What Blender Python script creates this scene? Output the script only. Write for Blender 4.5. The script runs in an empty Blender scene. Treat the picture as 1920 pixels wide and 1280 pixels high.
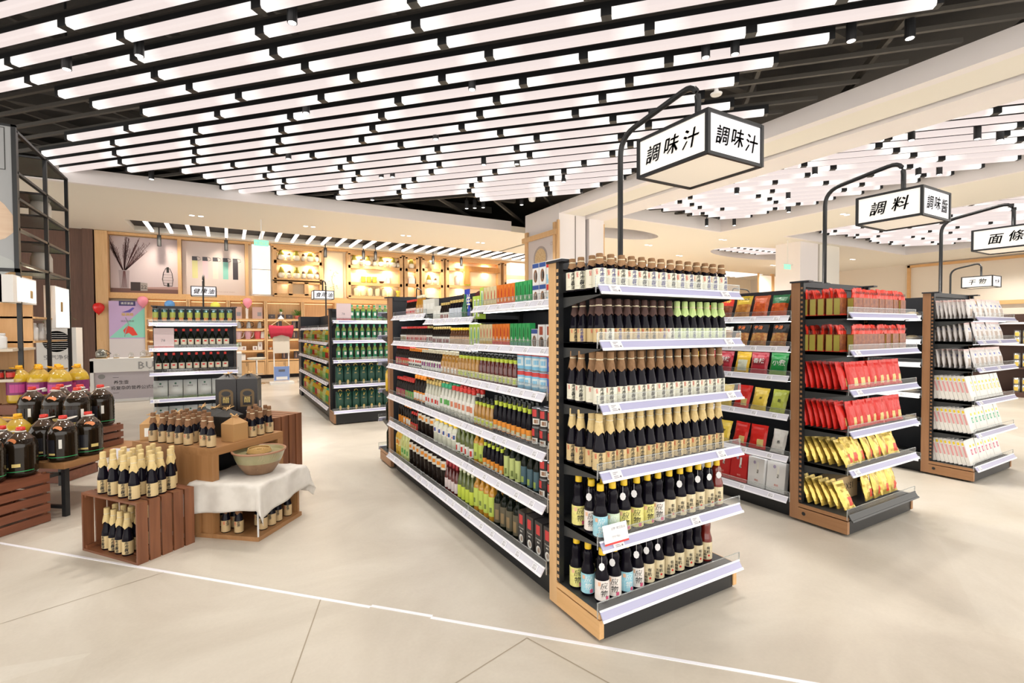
import bpy, math, random, re
from mathutils import Vector, Matrix
random.seed(7)
SC = bpy.context.scene
COL = SC.collection
PI = math.pi
R = math.radians
# ------------------------------------------------------------------ camera, world, exposure
YAW, PITCH, ROLL = R(30.0), R(-1.3), R(-0.27)
fw = Vector((math.sin(YAW)*math.cos(PITCH), math.cos(YAW)*math.cos(PITCH), math.sin(PITCH)))
rt = Vector((math.cos(YAW), -math.sin(YAW), 0)); up = rt.cross(fw)
r2 = rt*math.cos(ROLL)+up*math.sin(ROLL); u2 = -rt*math.sin(ROLL)+up*math.cos(ROLL)
camd = bpy.data.cameras.new('camera'); cam = bpy.data.objects.new('camera', camd); COL.objects.link(cam)
camd.sensor_width = 36; camd.lens = 923/1920*36; camd.clip_start = 0.05; camd.clip_end = 200
M = Matrix((r2, u2, -fw)).transposed().to_4x4(); M.translation = Vector((0, 0, 1.45))
cam.matrix_world = M
SC.camera = cam
SC.view_settings.view_transform = 'Standard'; SC.view_settings.look = 'None'
SC.view_settings.exposure = 0.0; SC.view_settings.gamma = 1.0; SC.view_settings.use_curve_mapping = False
w = bpy.data.worlds.new('mall_air'); SC.world = w; w.use_nodes = True
bg = w.node_tree.nodes['Background']; bg.inputs[0].default_value = (1, .95, .88, 1); bg.inputs[1].default_value = 2.8

def lamp(kind, name, loc, power, color=(1, .93, .84), size=.1, spot=None, tgt=None):
    d = bpy.data.lights.new(name, kind); d.energy = power; d.color = color
    if kind == 'AREA': d.size = size
    else: d.shadow_soft_size = size
    if spot: d.spot_size = R(spot); d.spot_blend = .8
    o = bpy.data.objects.new(name, d); COL.objects.link(o); o.location = loc
    if tgt:
        o.rotation_euler = (Vector(tgt)-Vector(loc)).to_track_quat('-Z', 'Y').to_euler()
    return o
# ceiling spotlights of the hall: (x, y), each gets its cylinder further down
SPOTS = [(-1.468,7.087),(-.748,6.381),(.561,5.009),(.932,6.969),(.916,8.954),(2.55,5.335),(2.729,6.971),(4.388,3.508),(4.603,3.317),(5.399,2.596),(5.854,2.286),(4.929,4.792),(-1.188,11.378),(2.773,10.864),(4.887,10.556),(5.029,10.42),(5.18,10.28),(5.835,9.64),(3.864,7.638),(4.347,7.336),(2.521,9.201),(2.693,9.068),(5.648,7.762)]
for x, y in SPOTS:
    lamp('SPOT', 'spotlight_beam', (x, y, 4.26), 190, size=.06, spot=95, tgt=(x, y, 0))
for x, y in [(-1.2,2.2),(.4,1.2),(1.6,-.4),(3.2,.3),(5,.2),(0,3.0),(-2.5,4.5),(2.9,2.2),(.6,3.4),(1.0,.2),(7,.6),(3,3.8)]:  # extra beams added without cylinders, mostly out of view
    lamp('SPOT', 'spotlight_beam', (x, y, 4.26), 80, size=.08, spot=110, tgt=(x, y, 0))

SPOTS2 = [(9.6,2.9),(9.95,2.75),(9.2,5.0),(10.9,4.1),(11.2,3.9),(9.1,6.5),(10.4,6.2),(11.6,6.9),(11.8,8.5),(11.2,8.9),(8.8,3.4)]
for x, y in SPOTS2: lamp('SPOT', 'spotlight_beam', (x, y, 4.16), 170, size=.06, spot=110, tgt=(x, y, 0))
TWINS = [(-.6,13.9),(1.9,13.9),(4.5,13.9),(6.9,13.9),(9.6,12.6),(12.9,6.3),(13.2,9.9),(11.9,11.7),(14.6,12.8),(12.6,14.2),(20.4,12.8),(21.5,10.2),(13.3,2.5),(23.9,6.5),(23.9,2.5)]  # last two are added to brighten the right wall
for x, y in TWINS: lamp('SPOT', 'downlight_beam', (x, y, 4.15), 330, size=.06, spot=140, tgt=(x, y, 0), color=(1, .94, .86))

# ------------------------------------------------------------------ materials
MATS = {}
def mat(name, col, rough=.5, metal=0, emit=0, ecol=None, spec=.5, coat=0, noise=None, nscale=4, sheen=0, trans=0, bump=0):
    if name in MATS: return MATS[name]
    m = bpy.data.materials.new(name); MATS[name] = m; m.use_nodes = True
    nt = m.node_tree; b = nt.nodes['Principled BSDF']
    b.inputs['Base Color'].default_value = (*col, 1); b.inputs['Roughness'].default_value = rough
    b.inputs['Metallic'].default_value = metal; b.inputs['Specular IOR Level'].default_value = spec
    if coat: b.inputs['Coat Weight'].default_value = coat; b.inputs['Coat Roughness'].default_value = .08
    if trans: b.inputs['Transmission Weight'].default_value = trans
    if emit:
        b.inputs['Emission Color'].default_value = (*(ecol or col), 1); b.inputs['Emission Strength'].default_value = emit
    if noise:
        tc = nt.nodes.new('ShaderNodeTexCoord'); n = nt.nodes.new('ShaderNodeTexNoise'); cr = nt.nodes.new('ShaderNodeValToRGB')
        n.inputs['Scale'].default_value = nscale; n.inputs['Detail'].default_value = 4
        nt.links.new(tc.outputs['Object'], n.inputs['Vector']); nt.links.new(n.outputs['Fac'], cr.inputs['Fac'])
        cr.color_ramp.elements[0].position = .35; cr.color_ramp.elements[1].position = .65
        cr.color_ramp.elements[0].color = (*col, 1); cr.color_ramp.elements[1].color = (*noise, 1)
        nt.links.new(cr.outputs['Color'], b.inputs['Base Color'])
        if bump:
            bp = nt.nodes.new('ShaderNodeBump'); bp.inputs['Strength'].default_value = bump; bp.inputs['Distance'].default_value = .01
            nt.links.new(n.outputs['Fac'], bp.inputs['Height']); nt.links.new(bp.outputs['Normal'], b.inputs['Normal'])
    return m
def wood(name, c1, c2, axis='Z', rough=.45, scale=6):
    if name in MATS: return MATS[name]
    m = bpy.data.materials.new(name); MATS[name] = m; m.use_nodes = True
    nt = m.node_tree; b = nt.nodes['Principled BSDF']; b.inputs['Roughness'].default_value = rough
    tc = nt.nodes.new('ShaderNodeTexCoord'); mp = nt.nodes.new('ShaderNodeMapping'); n = nt.nodes.new('ShaderNodeTexNoise')
    s = [scale*5]*3; s['XYZ'.index(axis)] = scale*.35; mp.inputs['Scale'].default_value = s
    n.inputs['Detail'].default_value = 5; n.inputs['Scale'].default_value = 1; n.inputs['Distortion'].default_value = .6
    cr = nt.nodes.new('ShaderNodeValToRGB'); cr.color_ramp.elements[0].position = .3; cr.color_ramp.elements[1].position = .7
    cr.color_ramp.elements[0].color = (*c1, 1); cr.color_ramp.elements[1].color = (*c2, 1)
    nt.links.new(tc.outputs['Object'], mp.inputs['Vector']); nt.links.new(mp.outputs['Vector'], n.inputs['Vector'])
    nt.links.new(n.outputs['Fac'], cr.inputs['Fac']); nt.links.new(cr.outputs['Color'], b.inputs['Base Color'])
    return m
def clear(name, tint, fac=.12, rough=.05):
    if name in MATS: return MATS[name]
    m = bpy.data.materials.new(name); MATS[name] = m; m.use_nodes = True
    nt = m.node_tree; nt.nodes.remove(nt.nodes['Principled BSDF']); out = nt.nodes['Material Output']
    t = nt.nodes.new('ShaderNodeBsdfTransparent'); t.inputs[0].default_value = (*tint, 1)
    g = nt.nodes.new('ShaderNodeBsdfGlossy'); g.inputs['Roughness'].default_value = rough
    d = nt.nodes.new('ShaderNodeBsdfDiffuse'); d.inputs[0].default_value = (.9, .9, .92, 1)
    a = nt.nodes.new('ShaderNodeMixShader'); a.inputs[0].default_value = .45
    mx = nt.nodes.new('ShaderNodeMixShader'); mx.inputs[0].default_value = fac
    nt.links.new(g.outputs[0], a.inputs[1]); nt.links.new(d.outputs[0], a.inputs[2])
    nt.links.new(t.outputs[0], mx.inputs[1]); nt.links.new(a.outputs[0], mx.inputs[2]); nt.links.new(mx.outputs[0], out.inputs['Surface'])
    return m
BLACK = mat('black_metal', (.012, .013, .015), .42)
DKPANEL = mat('dark_panel', (.018, .021, .028), .5)
GREYSHELF = mat('charcoal_shelf', (.035, .037, .038), .4)
WHITE = mat('white_paint', (.8, .79, .77), .5)
CREAM = mat('cream_plaster', (.82, .79, .72), .7)
LILAC = mat('white_plaster', (.84, .8, .8), .7)
OAK = wood('oak_veneer', (.58, .35, .16), (.66, .42, .21), 'Z')
OAKX = wood('oak_veneer_across', (.62, .36, .15), (.7, .43, .2), 'Y')
BRNW = wood('brown_veneer', (.27, .13, .06), (.34, .175, .085), 'Z')
BRNWY = wood('brown_veneer_across', (.3, .15, .065), (.37, .19, .09), 'Y')
REDW = wood('red_crate_wood', (.14, .05, .023), (.23, .088, .04), 'Y', .4, 5)
REDWZ = wood('red_crate_wood_upright', (.14, .05, .023), (.23, .088, .04), 'Z', .4, 5)
TABLEW = wood('walnut_table_wood', (.28, .135, .05), (.37, .19, .08), 'X', .4, 4)
ACRYL = clear('clear_acrylic', (.96, .97, .97), .08)
ACRYLG = clear('acrylic_edge', (.8, .85, .85), .35)
LIPC = mat('price_rail', (.38, .38, .55), .25)
LIPS = mat('price_rail_side', (.62, .62, .7), .25)
LIPW = mat('price_rail_edge', (.82, .82, .88), .3)
PAPER = mat('label_white', (.8, .79, .74), .6)
INK = mat('ink_black', (.012, .012, .012), .6)
INKBLUE = mat('ink_blue', (.05, .05, .22), .6)
RED = mat('print_red', (.62, .03, .025), .45)
SCREEN = mat('tag_screen', (.62, .62, .66), .5)
LED = mat('led_strip', (1, 1, 1), .5, emit=8.0, ecol=(1, .97, .95))

# ------------------------------------------------------------------ mesh helpers
class MB:
    def __init__(s): s.v = []; s.f = []; s.m = []; s.ms = []
    def mi(s, m):
        if m not in s.ms: s.ms.append(m)
        return s.ms.index(m)
    def add(s, vs, fs, m):
        b = len(s.v); s.v += [tuple(v) for v in vs]; k = s.mi(m)
        for f in fs: s.f.append(tuple(b+i for i in f)); s.m.append(k)
    def box(s, x0, y0, z0, x1, y1, z1, m):
        s.add([(x0,y0,z0),(x1,y0,z0),(x1,y1,z0),(x0,y1,z0),(x0,y0,z1),(x1,y0,z1),(x1,y1,z1),(x0,y1,z1)],
              [(0,3,2,1),(4,5,6,7),(0,1,5,4),(1,2,6,5),(2,3,7,6),(3,0,4,7)], m)
    def hexa(s, p, m):   # 8 corner points, bottom ring then top ring
        s.add(p, [(0,3,2,1),(4,5,6,7),(0,1,5,4),(1,2,6,5),(2,3,7,6),(3,0,4,7)], m)
    def quad(s, a, b, c, d, m): s.add([a, b, c, d], [(0,1,2,3)], m)
    def lathe(s, prof, m, n=16, cx=0, cy=0, cap=True, sx=1, sy=1):
        # prof: (r, z) bottom to top, m: material or list per band
        vs = []
        for r, z in prof:
            for i in range(n):
                a = 2*PI*i/n; vs.append((cx+r*sx*math.sin(a), cy-r*sy*math.cos(a), z))
        b = len(s.v); s.v += vs
        for j in range(len(prof)-1):
            k = s.mi(m[j] if isinstance(m, list) else m)
            for i in range(n):
                i2 = (i+1) % n
                s.f.append((b+j*n+i, b+j*n+i2, b+(j+1)*n+i2, b+(j+1)*n+i)); s.m.append(k)
        if cap:
            m0 = m[0] if isinstance(m, list) else m; m1 = m[-1] if isinstance(m, list) else m
            s.f.append(tuple(b+i for i in reversed(range(n)))); s.m.append(s.mi(m0))
            t = b+(len(prof)-1)*n; s.f.append(tuple(t+i for i in range(n))); s.m.append(s.mi(m1))
    def arc(s, r, z0, z1, a0, a1, m, n=10, sx=1, sy=1):   # label patch wrapped on a cylinder, angles from -Y
        vs = []
        for z in (z0, z1):
            for i in range(n+1):
                a = a0+(a1-a0)*i/n; vs.append((r*sx*math.sin(a), -r*sy*math.cos(a), z))
        s.add(vs, [(i, i+1, n+2+i, n+1+i) for i in range(n)], m)
    def tube(s, pts, r, m, n=8, closed=False):
        pts = [Vector(p) for p in pts]; rings = []; N = len(pts)
        ref = Vector((0, 0, 1))
        for i, p in enumerate(pts):
            if closed: t = pts[(i+1) % N]-pts[i-1]
            else: t = pts[min(i+1, N-1)]-pts[max(i-1, 0)]
            t.normalize()
            rf = ref if abs(t.dot(ref)) < .95 else Vector((0, 1, 0))
            a = t.cross(rf).normalized(); b_ = t.cross(a)
            rings.append([p+(a*math.cos(2*PI*k/n)+b_*math.sin(2*PI*k/n))*r for k in range(n)])
        b = len(s.v); k0 = s.mi(m)
        for rg in rings: s.v += [tuple(q) for q in rg]
        for j in range(N if closed else N-1):
            j2 = (j+1) % N
            for i in range(n):
                i2 = (i+1) % n
                s.f.append((b+j*n+i, b+j*n+i2, b+j2*n+i2, b+j2*n+i)); s.m.append(k0)
        if not closed:
            s.f.append(tuple(b+i for i in range(n))); s.m.append(k0)
            s.f.append(tuple(b+(N-1)*n+i for i in reversed(range(n)))); s.m.append(k0)
    def extr(s, prof, y0, y1, m, axis='Y'):   # profile of (a, z) points swept along an axis
        n = len(prof)
        P = lambda a, z, y: (a, y, z) if axis == 'Y' else (y, a, z)
        vs = [P(a, z, y0) for a, z in prof]+[P(a, z, y1) for a, z in prof]
        s.add(vs, [(i, (i+1) % n, n+(i+1) % n, n+i) for i in range(n)]+[tuple(range(n)), tuple(reversed(range(n, 2*n)))], m)
    def mesh(s, name, smooth=False):
        me = bpy.data.meshes.new(name); me.from_pydata(s.v, [], s.f)
        for m in s.ms: me.materials.append(m)
        me.polygons.foreach_set('material_index', s.m)
        if smooth: me.polygons.foreach_set('use_smooth', [len(f) == 4 for f in s.f])
        me.update(); return me
    def build(s, name, parent=None, loc=None, smooth=False):
        o = bpy.data.objects.new(name, s.mesh(name, smooth)); COL.objects.link(o)
        if loc: o.location = loc
        if parent: o.parent = parent
        return o
_g = {}
def glyphs(text, size=1., shear=0., bold=0., sp=1.):
    key = (text, size, shear, bold, sp)
    if key in _g: return _g[key]
    c = bpy.data.curves.new('t', 'FONT'); c.body = text; c.size = size; c.resolution_u = 1; c.shear = shear; c.offset = bold*size; c.align_x = 'CENTER'; c.space_character = sp
    o = bpy.data.objects.new('t', c); COL.objects.link(o)
    dg = bpy.context.evaluated_depsgraph_get(); m = o.evaluated_get(dg).to_mesh()
    r = ([tuple(v.co) for v in m.vertices], [tuple(p.vertices) for p in m.polygons])
    o.evaluated_get(dg).to_mesh_clear(); bpy.data.objects.remove(o); bpy.data.curves.remove(c)
    _g[key] = r; return r
def text(mb, s, size, m, place, **k):    # place(x, y) -> point; x right, y up in the writing's own plane
    v, f = glyphs(s, size, **k)
    mb.add([place(x, y) for x, y, _ in v], f, m)
def vtext(mb, s, size, m, x, ytop, place, lead=1.05, **k):
    for i, ch in enumerate(s):
        text(mb, ch, size, m, lambda a, b, i=i: place(x+a, ytop-size*lead*(i+1)+b+size*.15), **k)
def cyl(r, z0=0):
    return lambda x, y: ((r+.0015)*math.sin(x/r), -(r+.0015)*math.cos(x/r), z0+y)
def empty(name, label, cat, loc=(0, 0, 0), rz=0, group=None):
    o = bpy.data.objects.new(name, None); COL.objects.link(o); o.location = loc; o.rotation_euler = (0, 0, rz); o.empty_display_size = .1
    o['label'] = label; o['category'] = cat
    if group: o['group'] = group
    return o
def tag(o, label, cat, group=None, kind=None):
    o['label'] = label; o['category'] = cat
    if group: o['group'] = group
    if kind: o['kind'] = kind
    return o
def struct(o): o['kind'] = 'structure'; return o
ONES = 'first second third fourth fifth sixth seventh eighth ninth tenth eleventh twelfth thirteenth fourteenth fifteenth sixteenth seventeenth eighteenth nineteenth'.split()
TENS = {2: 'twenty', 3: 'thirty', 4: 'forty', 5: 'fifty', 6: 'sixty', 7: 'seventy', 8: 'eighty'}
TENTH = {2: 'twentieth', 3: 'thirtieth', 4: 'fortieth', 5: 'fiftieth', 6: 'sixtieth', 7: 'seventieth', 8: 'eightieth'}
LABWORDS = re.compile(r"[A-Za-z0-9][A-Za-z0-9'-]*")
def nth(i):   # 1-based
    if i < 20: return ONES[i-1]
    t, u = divmod(i, 10)
    return TENTH[t] if u == 0 else TENS[t]+'-'+ONES[u-1]
# a template is a list of (name, mesh, level): level 0 root, 1 part
def place(T, loc, label, cat, rz=0, rx=0, ry=0, group=None, sc=None):
    root = None
    for e_ in T:
        nm, me = e_[0], e_[1]
        o = bpy.data.objects.new(nm, me); COL.objects.link(o)
        if len(e_) > 2: o.parent = last; continue      # a sub-part of the part before it
        last = o
        if root is None:
            root = o; o.location = loc; o.rotation_euler = (rx, ry, rz)
            if sc: o.scale = (sc, sc, sc)
            o['label'] = label; o['category'] = cat
            if group: o['group'] = group
        else: o.parent = root
    return root
# ------------------------------------------------------------------ floor
def floor_mat():
    m = bpy.data.materials.new('beige_concrete_floor'); m.use_nodes = True
    nt = m.node_tree; b = nt.nodes['Principled BSDF']; b.inputs['Roughness'].default_value = .34; b.inputs['Specular IOR Level'].default_value = .5
    tc = nt.nodes.new('ShaderNodeTexCoord')
    n1 = nt.nodes.new('ShaderNodeTexNoise'); n1.inputs['Scale'].default_value = .9; n1.inputs['Detail'].default_value = 6; n1.inputs['Roughness'].default_value = .62; n1.inputs['Distortion'].default_value = .8
    n2 = nt.nodes.new('ShaderNodeTexNoise'); n2.inputs['Scale'].default_value = 60; n2.inputs['Detail'].default_value = 3
    vo = nt.nodes.new('ShaderNodeTexVoronoi'); vo.inputs['Scale'].default_value = .55
    cr = nt.nodes.new('ShaderNodeValToRGB'); cr.color_ramp.elements[0].position = .3; cr.color_ramp.elements[1].position = .72
    cr.color_ramp.elements[0].color = (.5, .45, .375, 1); cr.color_ramp.elements[1].color = (.67, .625, .55, 1)
    mx = nt.nodes.new('ShaderNodeMix'); mx.data_type = 'RGBA'; mx.blend_type = 'MULTIPLY'; mx.inputs[0].default_value = .1
    mv = nt.nodes.new('ShaderNodeMix'); mv.data_type = 'RGBA'; mv.blend_type = 'OVERLAY'; mv.inputs[0].default_value = .12
    sep = nt.nodes.new('ShaderNodeRGBToBW')
    nt.links.new(tc.outputs['Object'], n1.inputs['Vector']); nt.links.new(tc.outputs['Object'], n2.inputs['Vector']); nt.links.new(tc.outputs['Object'], vo.inputs['Vector'])
    nt.links.new(n1.outputs['Fac'], cr.inputs['Fac']); nt.links.new(vo.outputs['Color'], sep.inputs[0])
    nt.links.new(cr.outputs['Color'], mv.inputs[6]); nt.links.new(sep.outputs[0], mv.inputs[7])
    nt.links.new(mv.outputs[2], mx.inputs[6]); nt.links.new(n2.outputs['Fac'], mx.inputs[7])
    nt.links.new(mx.outputs[2], b.inputs['Base Color'])
    return m
FM = floor_mat()
b = MB(); b.box(-12, -6, -.1, 32, 17.6, 0, FM); struct(b.build('floor'))
b = MB()
d = Vector((1, -1.042, 0)).normalized(); nrm = Vector((-d.y, d.x, 0))
for s0, s1, off in ((-1.5, 2.9, 0), (2.9, 3.25, .012), (3.25, 12, 0)):
    p = Vector((-1.382, 4.68, 0))+nrm*off; a = p+d*s0; c = p+d*s1
    b.hexa([a-nrm*.009, c-nrm*.009, c+nrm*.009, a+nrm*.009, a-nrm*.009+Vector((0,0,.0025)), c-nrm*.009+Vector((0,0,.0025)), c+nrm*.009+Vector((0,0,.0025)), a+nrm*.009+Vector((0,0,.0025))], LIPW)
struct(b.build('trim_1'))
# thin tile seams on the mall side of the strip
SEAM = mat('floor_seam', (.33, .28, .21), .5)
def seg(name, pts, wd=.003):
    q = MB()
    for (x0, y0), (x1, y1) in pts:
        a = Vector((x0, y0, .0008)); c = Vector((x1, y1, .0008)); t = (c-a).normalized(); nn = Vector((-t.y, t.x, 0))*wd
        q.quad(a-nn, c-nn, c+nn, a+nn, SEAM)
    struct(q.build(name))
seg('trim_2', [((.42, 2.82), (.02, 1.65)), ((.02, 1.65), (1.2, 1.95)), ((-1.45, 4.6), (-1.5, 3.2)), ((-1.5, 3.2), (-.35, 3.6)), ((1.2, 1.95), (1.5, 1.0)), ((-1.5, 3.2), (.02, 1.65))])
# ------------------------------------------------------------------ shell
CEILB = mat('black_ceiling', (.035, .032, .03), .8)
JOIST = mat('ceiling_joist', (.075, .068, .06), .6)
DKROOF = mat('ceiling_roof', (.065, .06, .056), .8)
ZS = 4.2      # underside of the white soffits
b = MB(); b.box(-12, -3.5, 5.3, 32, 18, 5.45, DKROOF); struct(b.build('ceiling'))
q = MB()
ud = Vector((math.cos(R(-46)), math.sin(R(-46)), 0)); pd = Vector((-ud.y, ud.x, 0))   # along and across the tube rows
def bar(mb, p0, p1, w_, z0, z1, m):
    p0 = Vector((p0[0], p0[1], 0)); p1 = Vector((p1[0], p1[1], 0)); t = (p1-p0).normalized(); nn = Vector((-t.y, t.x, 0))*w_/2
    c = [p0-nn, p1-nn, p1+nn, p0+nn]
    mb.hexa([(v.x, v.y, z0) for v in c]+[(v.x, v.y, z1) for v in c], m)
# lattice of dark joists above the tubes
q = MB()
for k in range(16):
    s = -10+k*1.25
    a = ud*s+pd*0; c = ud*s+pd*19
    bar(q, (a.x, a.y), (c.x, c.y), .05, 4.62, 4.70, JOIST)
for k in range(14):
    y = -1+k*1.4; bar(q, (-9, y), (6.8, y), .12, 4.9, 5.08, JOIST)
tag(q.build('ceiling_lattice'), 'dark steel lattice above the main hall tube lights', 'ceiling lattice'); bpy.data.objects['ceiling_lattice']['kind'] = 'structure'
# white soffit along the back wall, open slot over the wall
q = MB()
YS0, YS1 = 11.95, 17.4
q.box(-12, YS0, ZS, 8.2, 15.2, 4.36, CREAM)
q.box(-12, 15.2, ZS, -2.15, YS1, 4.36, CREAM)
q.box(-2.15, 16.75, ZS, 24, YS1, 4.36, CREAM)
struct(q.build('trim_3'))
q = MB(); q.box(-12, YS0-.1, ZS-.01, 6.84, YS0-.002, 4.46, LILAC); struct(q.build('trim_4'))
# main beam between the two halls and its pier
q = MB()
q.box(6.84, -3.5, ZS+.02, 7.0, 11.1, 4.46, LILAC); q.box(7.0, -3.5, ZS+.02, 7.55, 11.1, 4.4, CREAM); q.box(7.62, -3.5, ZS-.02, 8.25, 11.1, 4.46, LILAC)
q.box(7.552, -3.5, 4.3, 7.618, 11.1, 4.39, BLACK)
struct(q.build('trim_5'))
q = MB(); q.box(6.83, 9.58, 0, 7.62, 11.1, 4.45, LILAC); q.box(7.62, 9.72, 0, 7.74, 11.0, 4.45, BLACK); q.box(7.74, 9.58, 0, 8.2, 11.1, 4.45, LILAC); q.box(7.30, 9.565, 0, 7.315, 9.58, 4.2, mat('joint_line', (.2,.18,.15), .7))
struct(q.build('column_1'))
q = MB(); q.box(8.2, 9.60, 0, 8.24, 9.7, 4.1, mat('orange_edge', (.7,.36,.06), .5)); struct(q.build('trim_6'))
def holed(mb, x0, y0, x1, y1, cx, cy, rx, ry, n=40):
    outer = []; inner = []
    for i in range(n):
        a = 2*PI*i/n; c, s_ = math.cos(a), math.sin(a)
        t = min((((x1 if c > 0 else x0)-cx)/c) if abs(c) > 1e-6 else 1e9, (((y1 if s_ > 0 else y0)-cy)/s_) if abs(s_) > 1e-6 else 1e9)
        outer.append((cx+c*t, cy+s_*t)); inner.append((cx+rx*c, cy+ry*s_))
    for ex, ey in ((x0, y0), (x1, y0), (x0, y1), (x1, y1)):     # square off the corners
        k = min(range(n), key=lambda i: (outer[i][0]-ex)**2+(outer[i][1]-ey)**2); outer[k] = (ex, ey)
    for z in (ZS, 4.36): mb.add([(x, y, z) for x, y in outer]+[(x, y, z) for x, y in inner], [(i, (i+1) % n, n+(i+1) % n, n+i) for i in range(n)], CREAM)
    mb.add([(x, y, ZS) for x, y in inner]+[(x, y, 4.6) for x, y in inner], [(i, (i+1) % n, n+(i+1) % n, n+i) for i in range(n)], LILAC)
# right hall: ceiling plane with two rectangular light wells and two lens shaped ones
q = MB()
XR0, XR1, YR1 = 8.25, 12.1, 9.15
q.box(XR1, -3.5, ZS, 14.4, 17.3, 4.36, CREAM)
holed(q, XR0, YR1, XR1, 15.2, 9.75, 10.75, 1.45, .62)
q.box(8.24, 11.1, ZS, 8.3, 15.2, 4.36, CREAM)
holed(q, 14.4, 8.65, 24, 15.2, 17.0, 11.1, 2.5, 1.05)
q.box(22, -3.5, ZS, 26, 8.65, 4.36, CREAM); q.box(24, 8.65, ZS, 26, 17.3, 4.36, CREAM)
struct(q.build('trim_7'))
q = MB()
for x0, y0, x1, y1 in ((XR0, YR1-.015, XR1+.07, YR1+.07), (XR1-.015, -3.5, XR1+.07, YR1), (14.33, -3.5, 14.415, 8.7), (14.4, 8.635, 22, 8.72), (21.985, -3.5, 22.07, 8.7)):
    q.box(x0, y0, ZS-.005, x1, y1, 4.55, LILAC)
struct(q.build('trim_8'))
# walls
DKBROWN = wood('dark_brown_panel', (.1, .05, .035), (.13, .066, .045), 'Z', .6)
q = MB(); q.box(-3.3, 17.3, 0, 26, 17.5, 5.3, mat('warm_wall', (.8, .7, .55), .7)); struct(q.build('wall_back'))
q = MB(); q.box(-9, 17.1, 0, -3.3, 17.4, 5.3, DKBROWN); q.box(-3.3, 17.0, 0, -3.08, 17.3, 4.2, DKBROWN); struct(q.build('wall_left'))
WALLR = mat('right_wall_cream', (.74, .68, .6), .7)
q = MB(); q.box(25.5, -3.5, 0, 25.7, 17.3, 5.3, WALLR); struct(q.build('wall_right'))
q = MB()
for y0, y1, z0, z1 in ((9.8, 9.9, .6, 4.15), (5.2, 9.9, 4.05, 4.15), (5.2, 9.9, 2.35, 2.5), (5.1, 5.25, .6, 4.15), (-3, 5.1, 4.05, 4.15), (-3, 5.1, 2.35, 2.5), (1.4, 1.5, .6, 4.15)):
    q.box(25.38, y0, z0, 25.5, y1, z1, OAKX)
for k in range(7): q.box(25.4, 1.5, 2.6+k*.21, 25.5, 5.1, 2.68+k*.21, OAKX)
struct(q.build('trim_10'))
q = MB(); q.box(-3.0, 17.2, 0, 13, 17.3, .14, mat('dark_skirting', (.03,.02,.02), .5)); struct(q.build('baseboard_back'))
q = MB(); q.box(15.6, 8.9, 0, 16.6, 9.7, 4.25, LILAC); q.box(16.6, 9.0, 0, 16.7, 9.6, 4.25, BLACK); q.box(16.7, 8.9, 0, 17.9, 9.7, 4.25, CREAM); struct(q.build('column_2'))
# ------------------------------------------------------------------ tube lights
TUBE = mat('tube_diffuser', (.9, .9, .9), .4, emit=1.5, ecol=(1, .915, .885))
def tubemat():
    m = bpy.data.materials.new('tube_diffuser_lit'); m.use_nodes = True; nt = m.node_tree; b_ = nt.nodes['Principled BSDF']
    tc = nt.nodes.new('ShaderNodeTexCoord'); sp = nt.nodes.new('ShaderNodeSeparateXYZ'); ab = nt.nodes.new('ShaderNodeMath'); ab.operation = 'ABSOLUTE'
    sb = nt.nodes.new('ShaderNodeMath'); sb.operation = 'SUBTRACT'; sb.inputs[1].default_value = .5
    cr = nt.nodes.new('ShaderNodeValToRGB'); e = cr.color_ramp.elements; e[0].position = .28; e[0].color = (.88, .755, .72, 1); e[1].position = .47; e[1].color = (1.2, 1.15, 1.1, 1)
    nt.links.new(tc.outputs['Generated'], sp.inputs[0]); nt.links.new(sp.outputs['X'], sb.inputs[0]); nt.links.new(sb.outputs[0], ab.inputs[0]); nt.links.new(ab.outputs[0], cr.inputs['Fac'])
    nt.links.new(cr.outputs['Color'], b_.inputs['Emission Color']); b_.inputs['Emission Strength'].default_value = 1.0
    b_.inputs['Base Color'].default_value = (.08, .08, .08, 1); b_.inputs['Specular IOR Level'].default_value = .1
    return m
TUBEM = tubemat()
_tt = {}
def tube_tmpl(L):
    L = round(L, 2)
    if L in _tt: return _tt[L]
    a = MB(); h = L/2-.05; w_ = .045
    prof = [(-w_, 4.425), (-w_, 4.372), (-w_+.012, 4.353), (w_-.012, 4.353), (w_, 4.372), (w_, 4.425)]
    a.extr([(p, z-4.35) for p, z in prof], -h, h, TUBEM, 'X')
    c = MB(); c.box(-L/2, -w_-.003, .076, L/2, w_+.003, .13, BLACK)
    for s in (-1, 1): c.box(min(s*(L/2-.052), s*L/2), -w_-.002, .004, max(s*(L/2-.052), s*L/2), w_+.002, .08, BLACK)
    _tt[L] = [('ceiling_light', c.mesh('light_housing')), ('diffuser', a.mesh('diffuser'))]
    return _tt[L]
def tube_row(row, perp, joint, start, end, area, ph=1.645, rail=None):
    # joint: one joint position along the row; tubes fill start..end
    r0, r1 = rail or (start-1.2, end+.8); p0 = ud*r0+pd*perp; p1 = ud*r1+pd*perp
    k0 = math.floor((start-joint)/ph); js = [joint+ph*k for k in range(k0, k0+14)]
    js = [j for j in js if start+.25 < j < end-.25]
    js = [start]+js+[end]
    for i, (a, c_) in enumerate(zip(js[:-1], js[1:])):
        mid = ud*((a+c_)/2)+pd*perp
        place(tube_tmpl(c_-a), (mid.x, mid.y, 4.35), f'white tube light, {nth(i+1)} along the {nth(row)} row {area}', 'ceiling light', rz=R(-46), group='ceiling tube lights '+area)
    q = MB(); bar(q, (p0.x, p0.y), (p1.x, p1.y), .042, 4.479, 4.525, JOIST)
    o = struct(q.build('trim_rail'))
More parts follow.
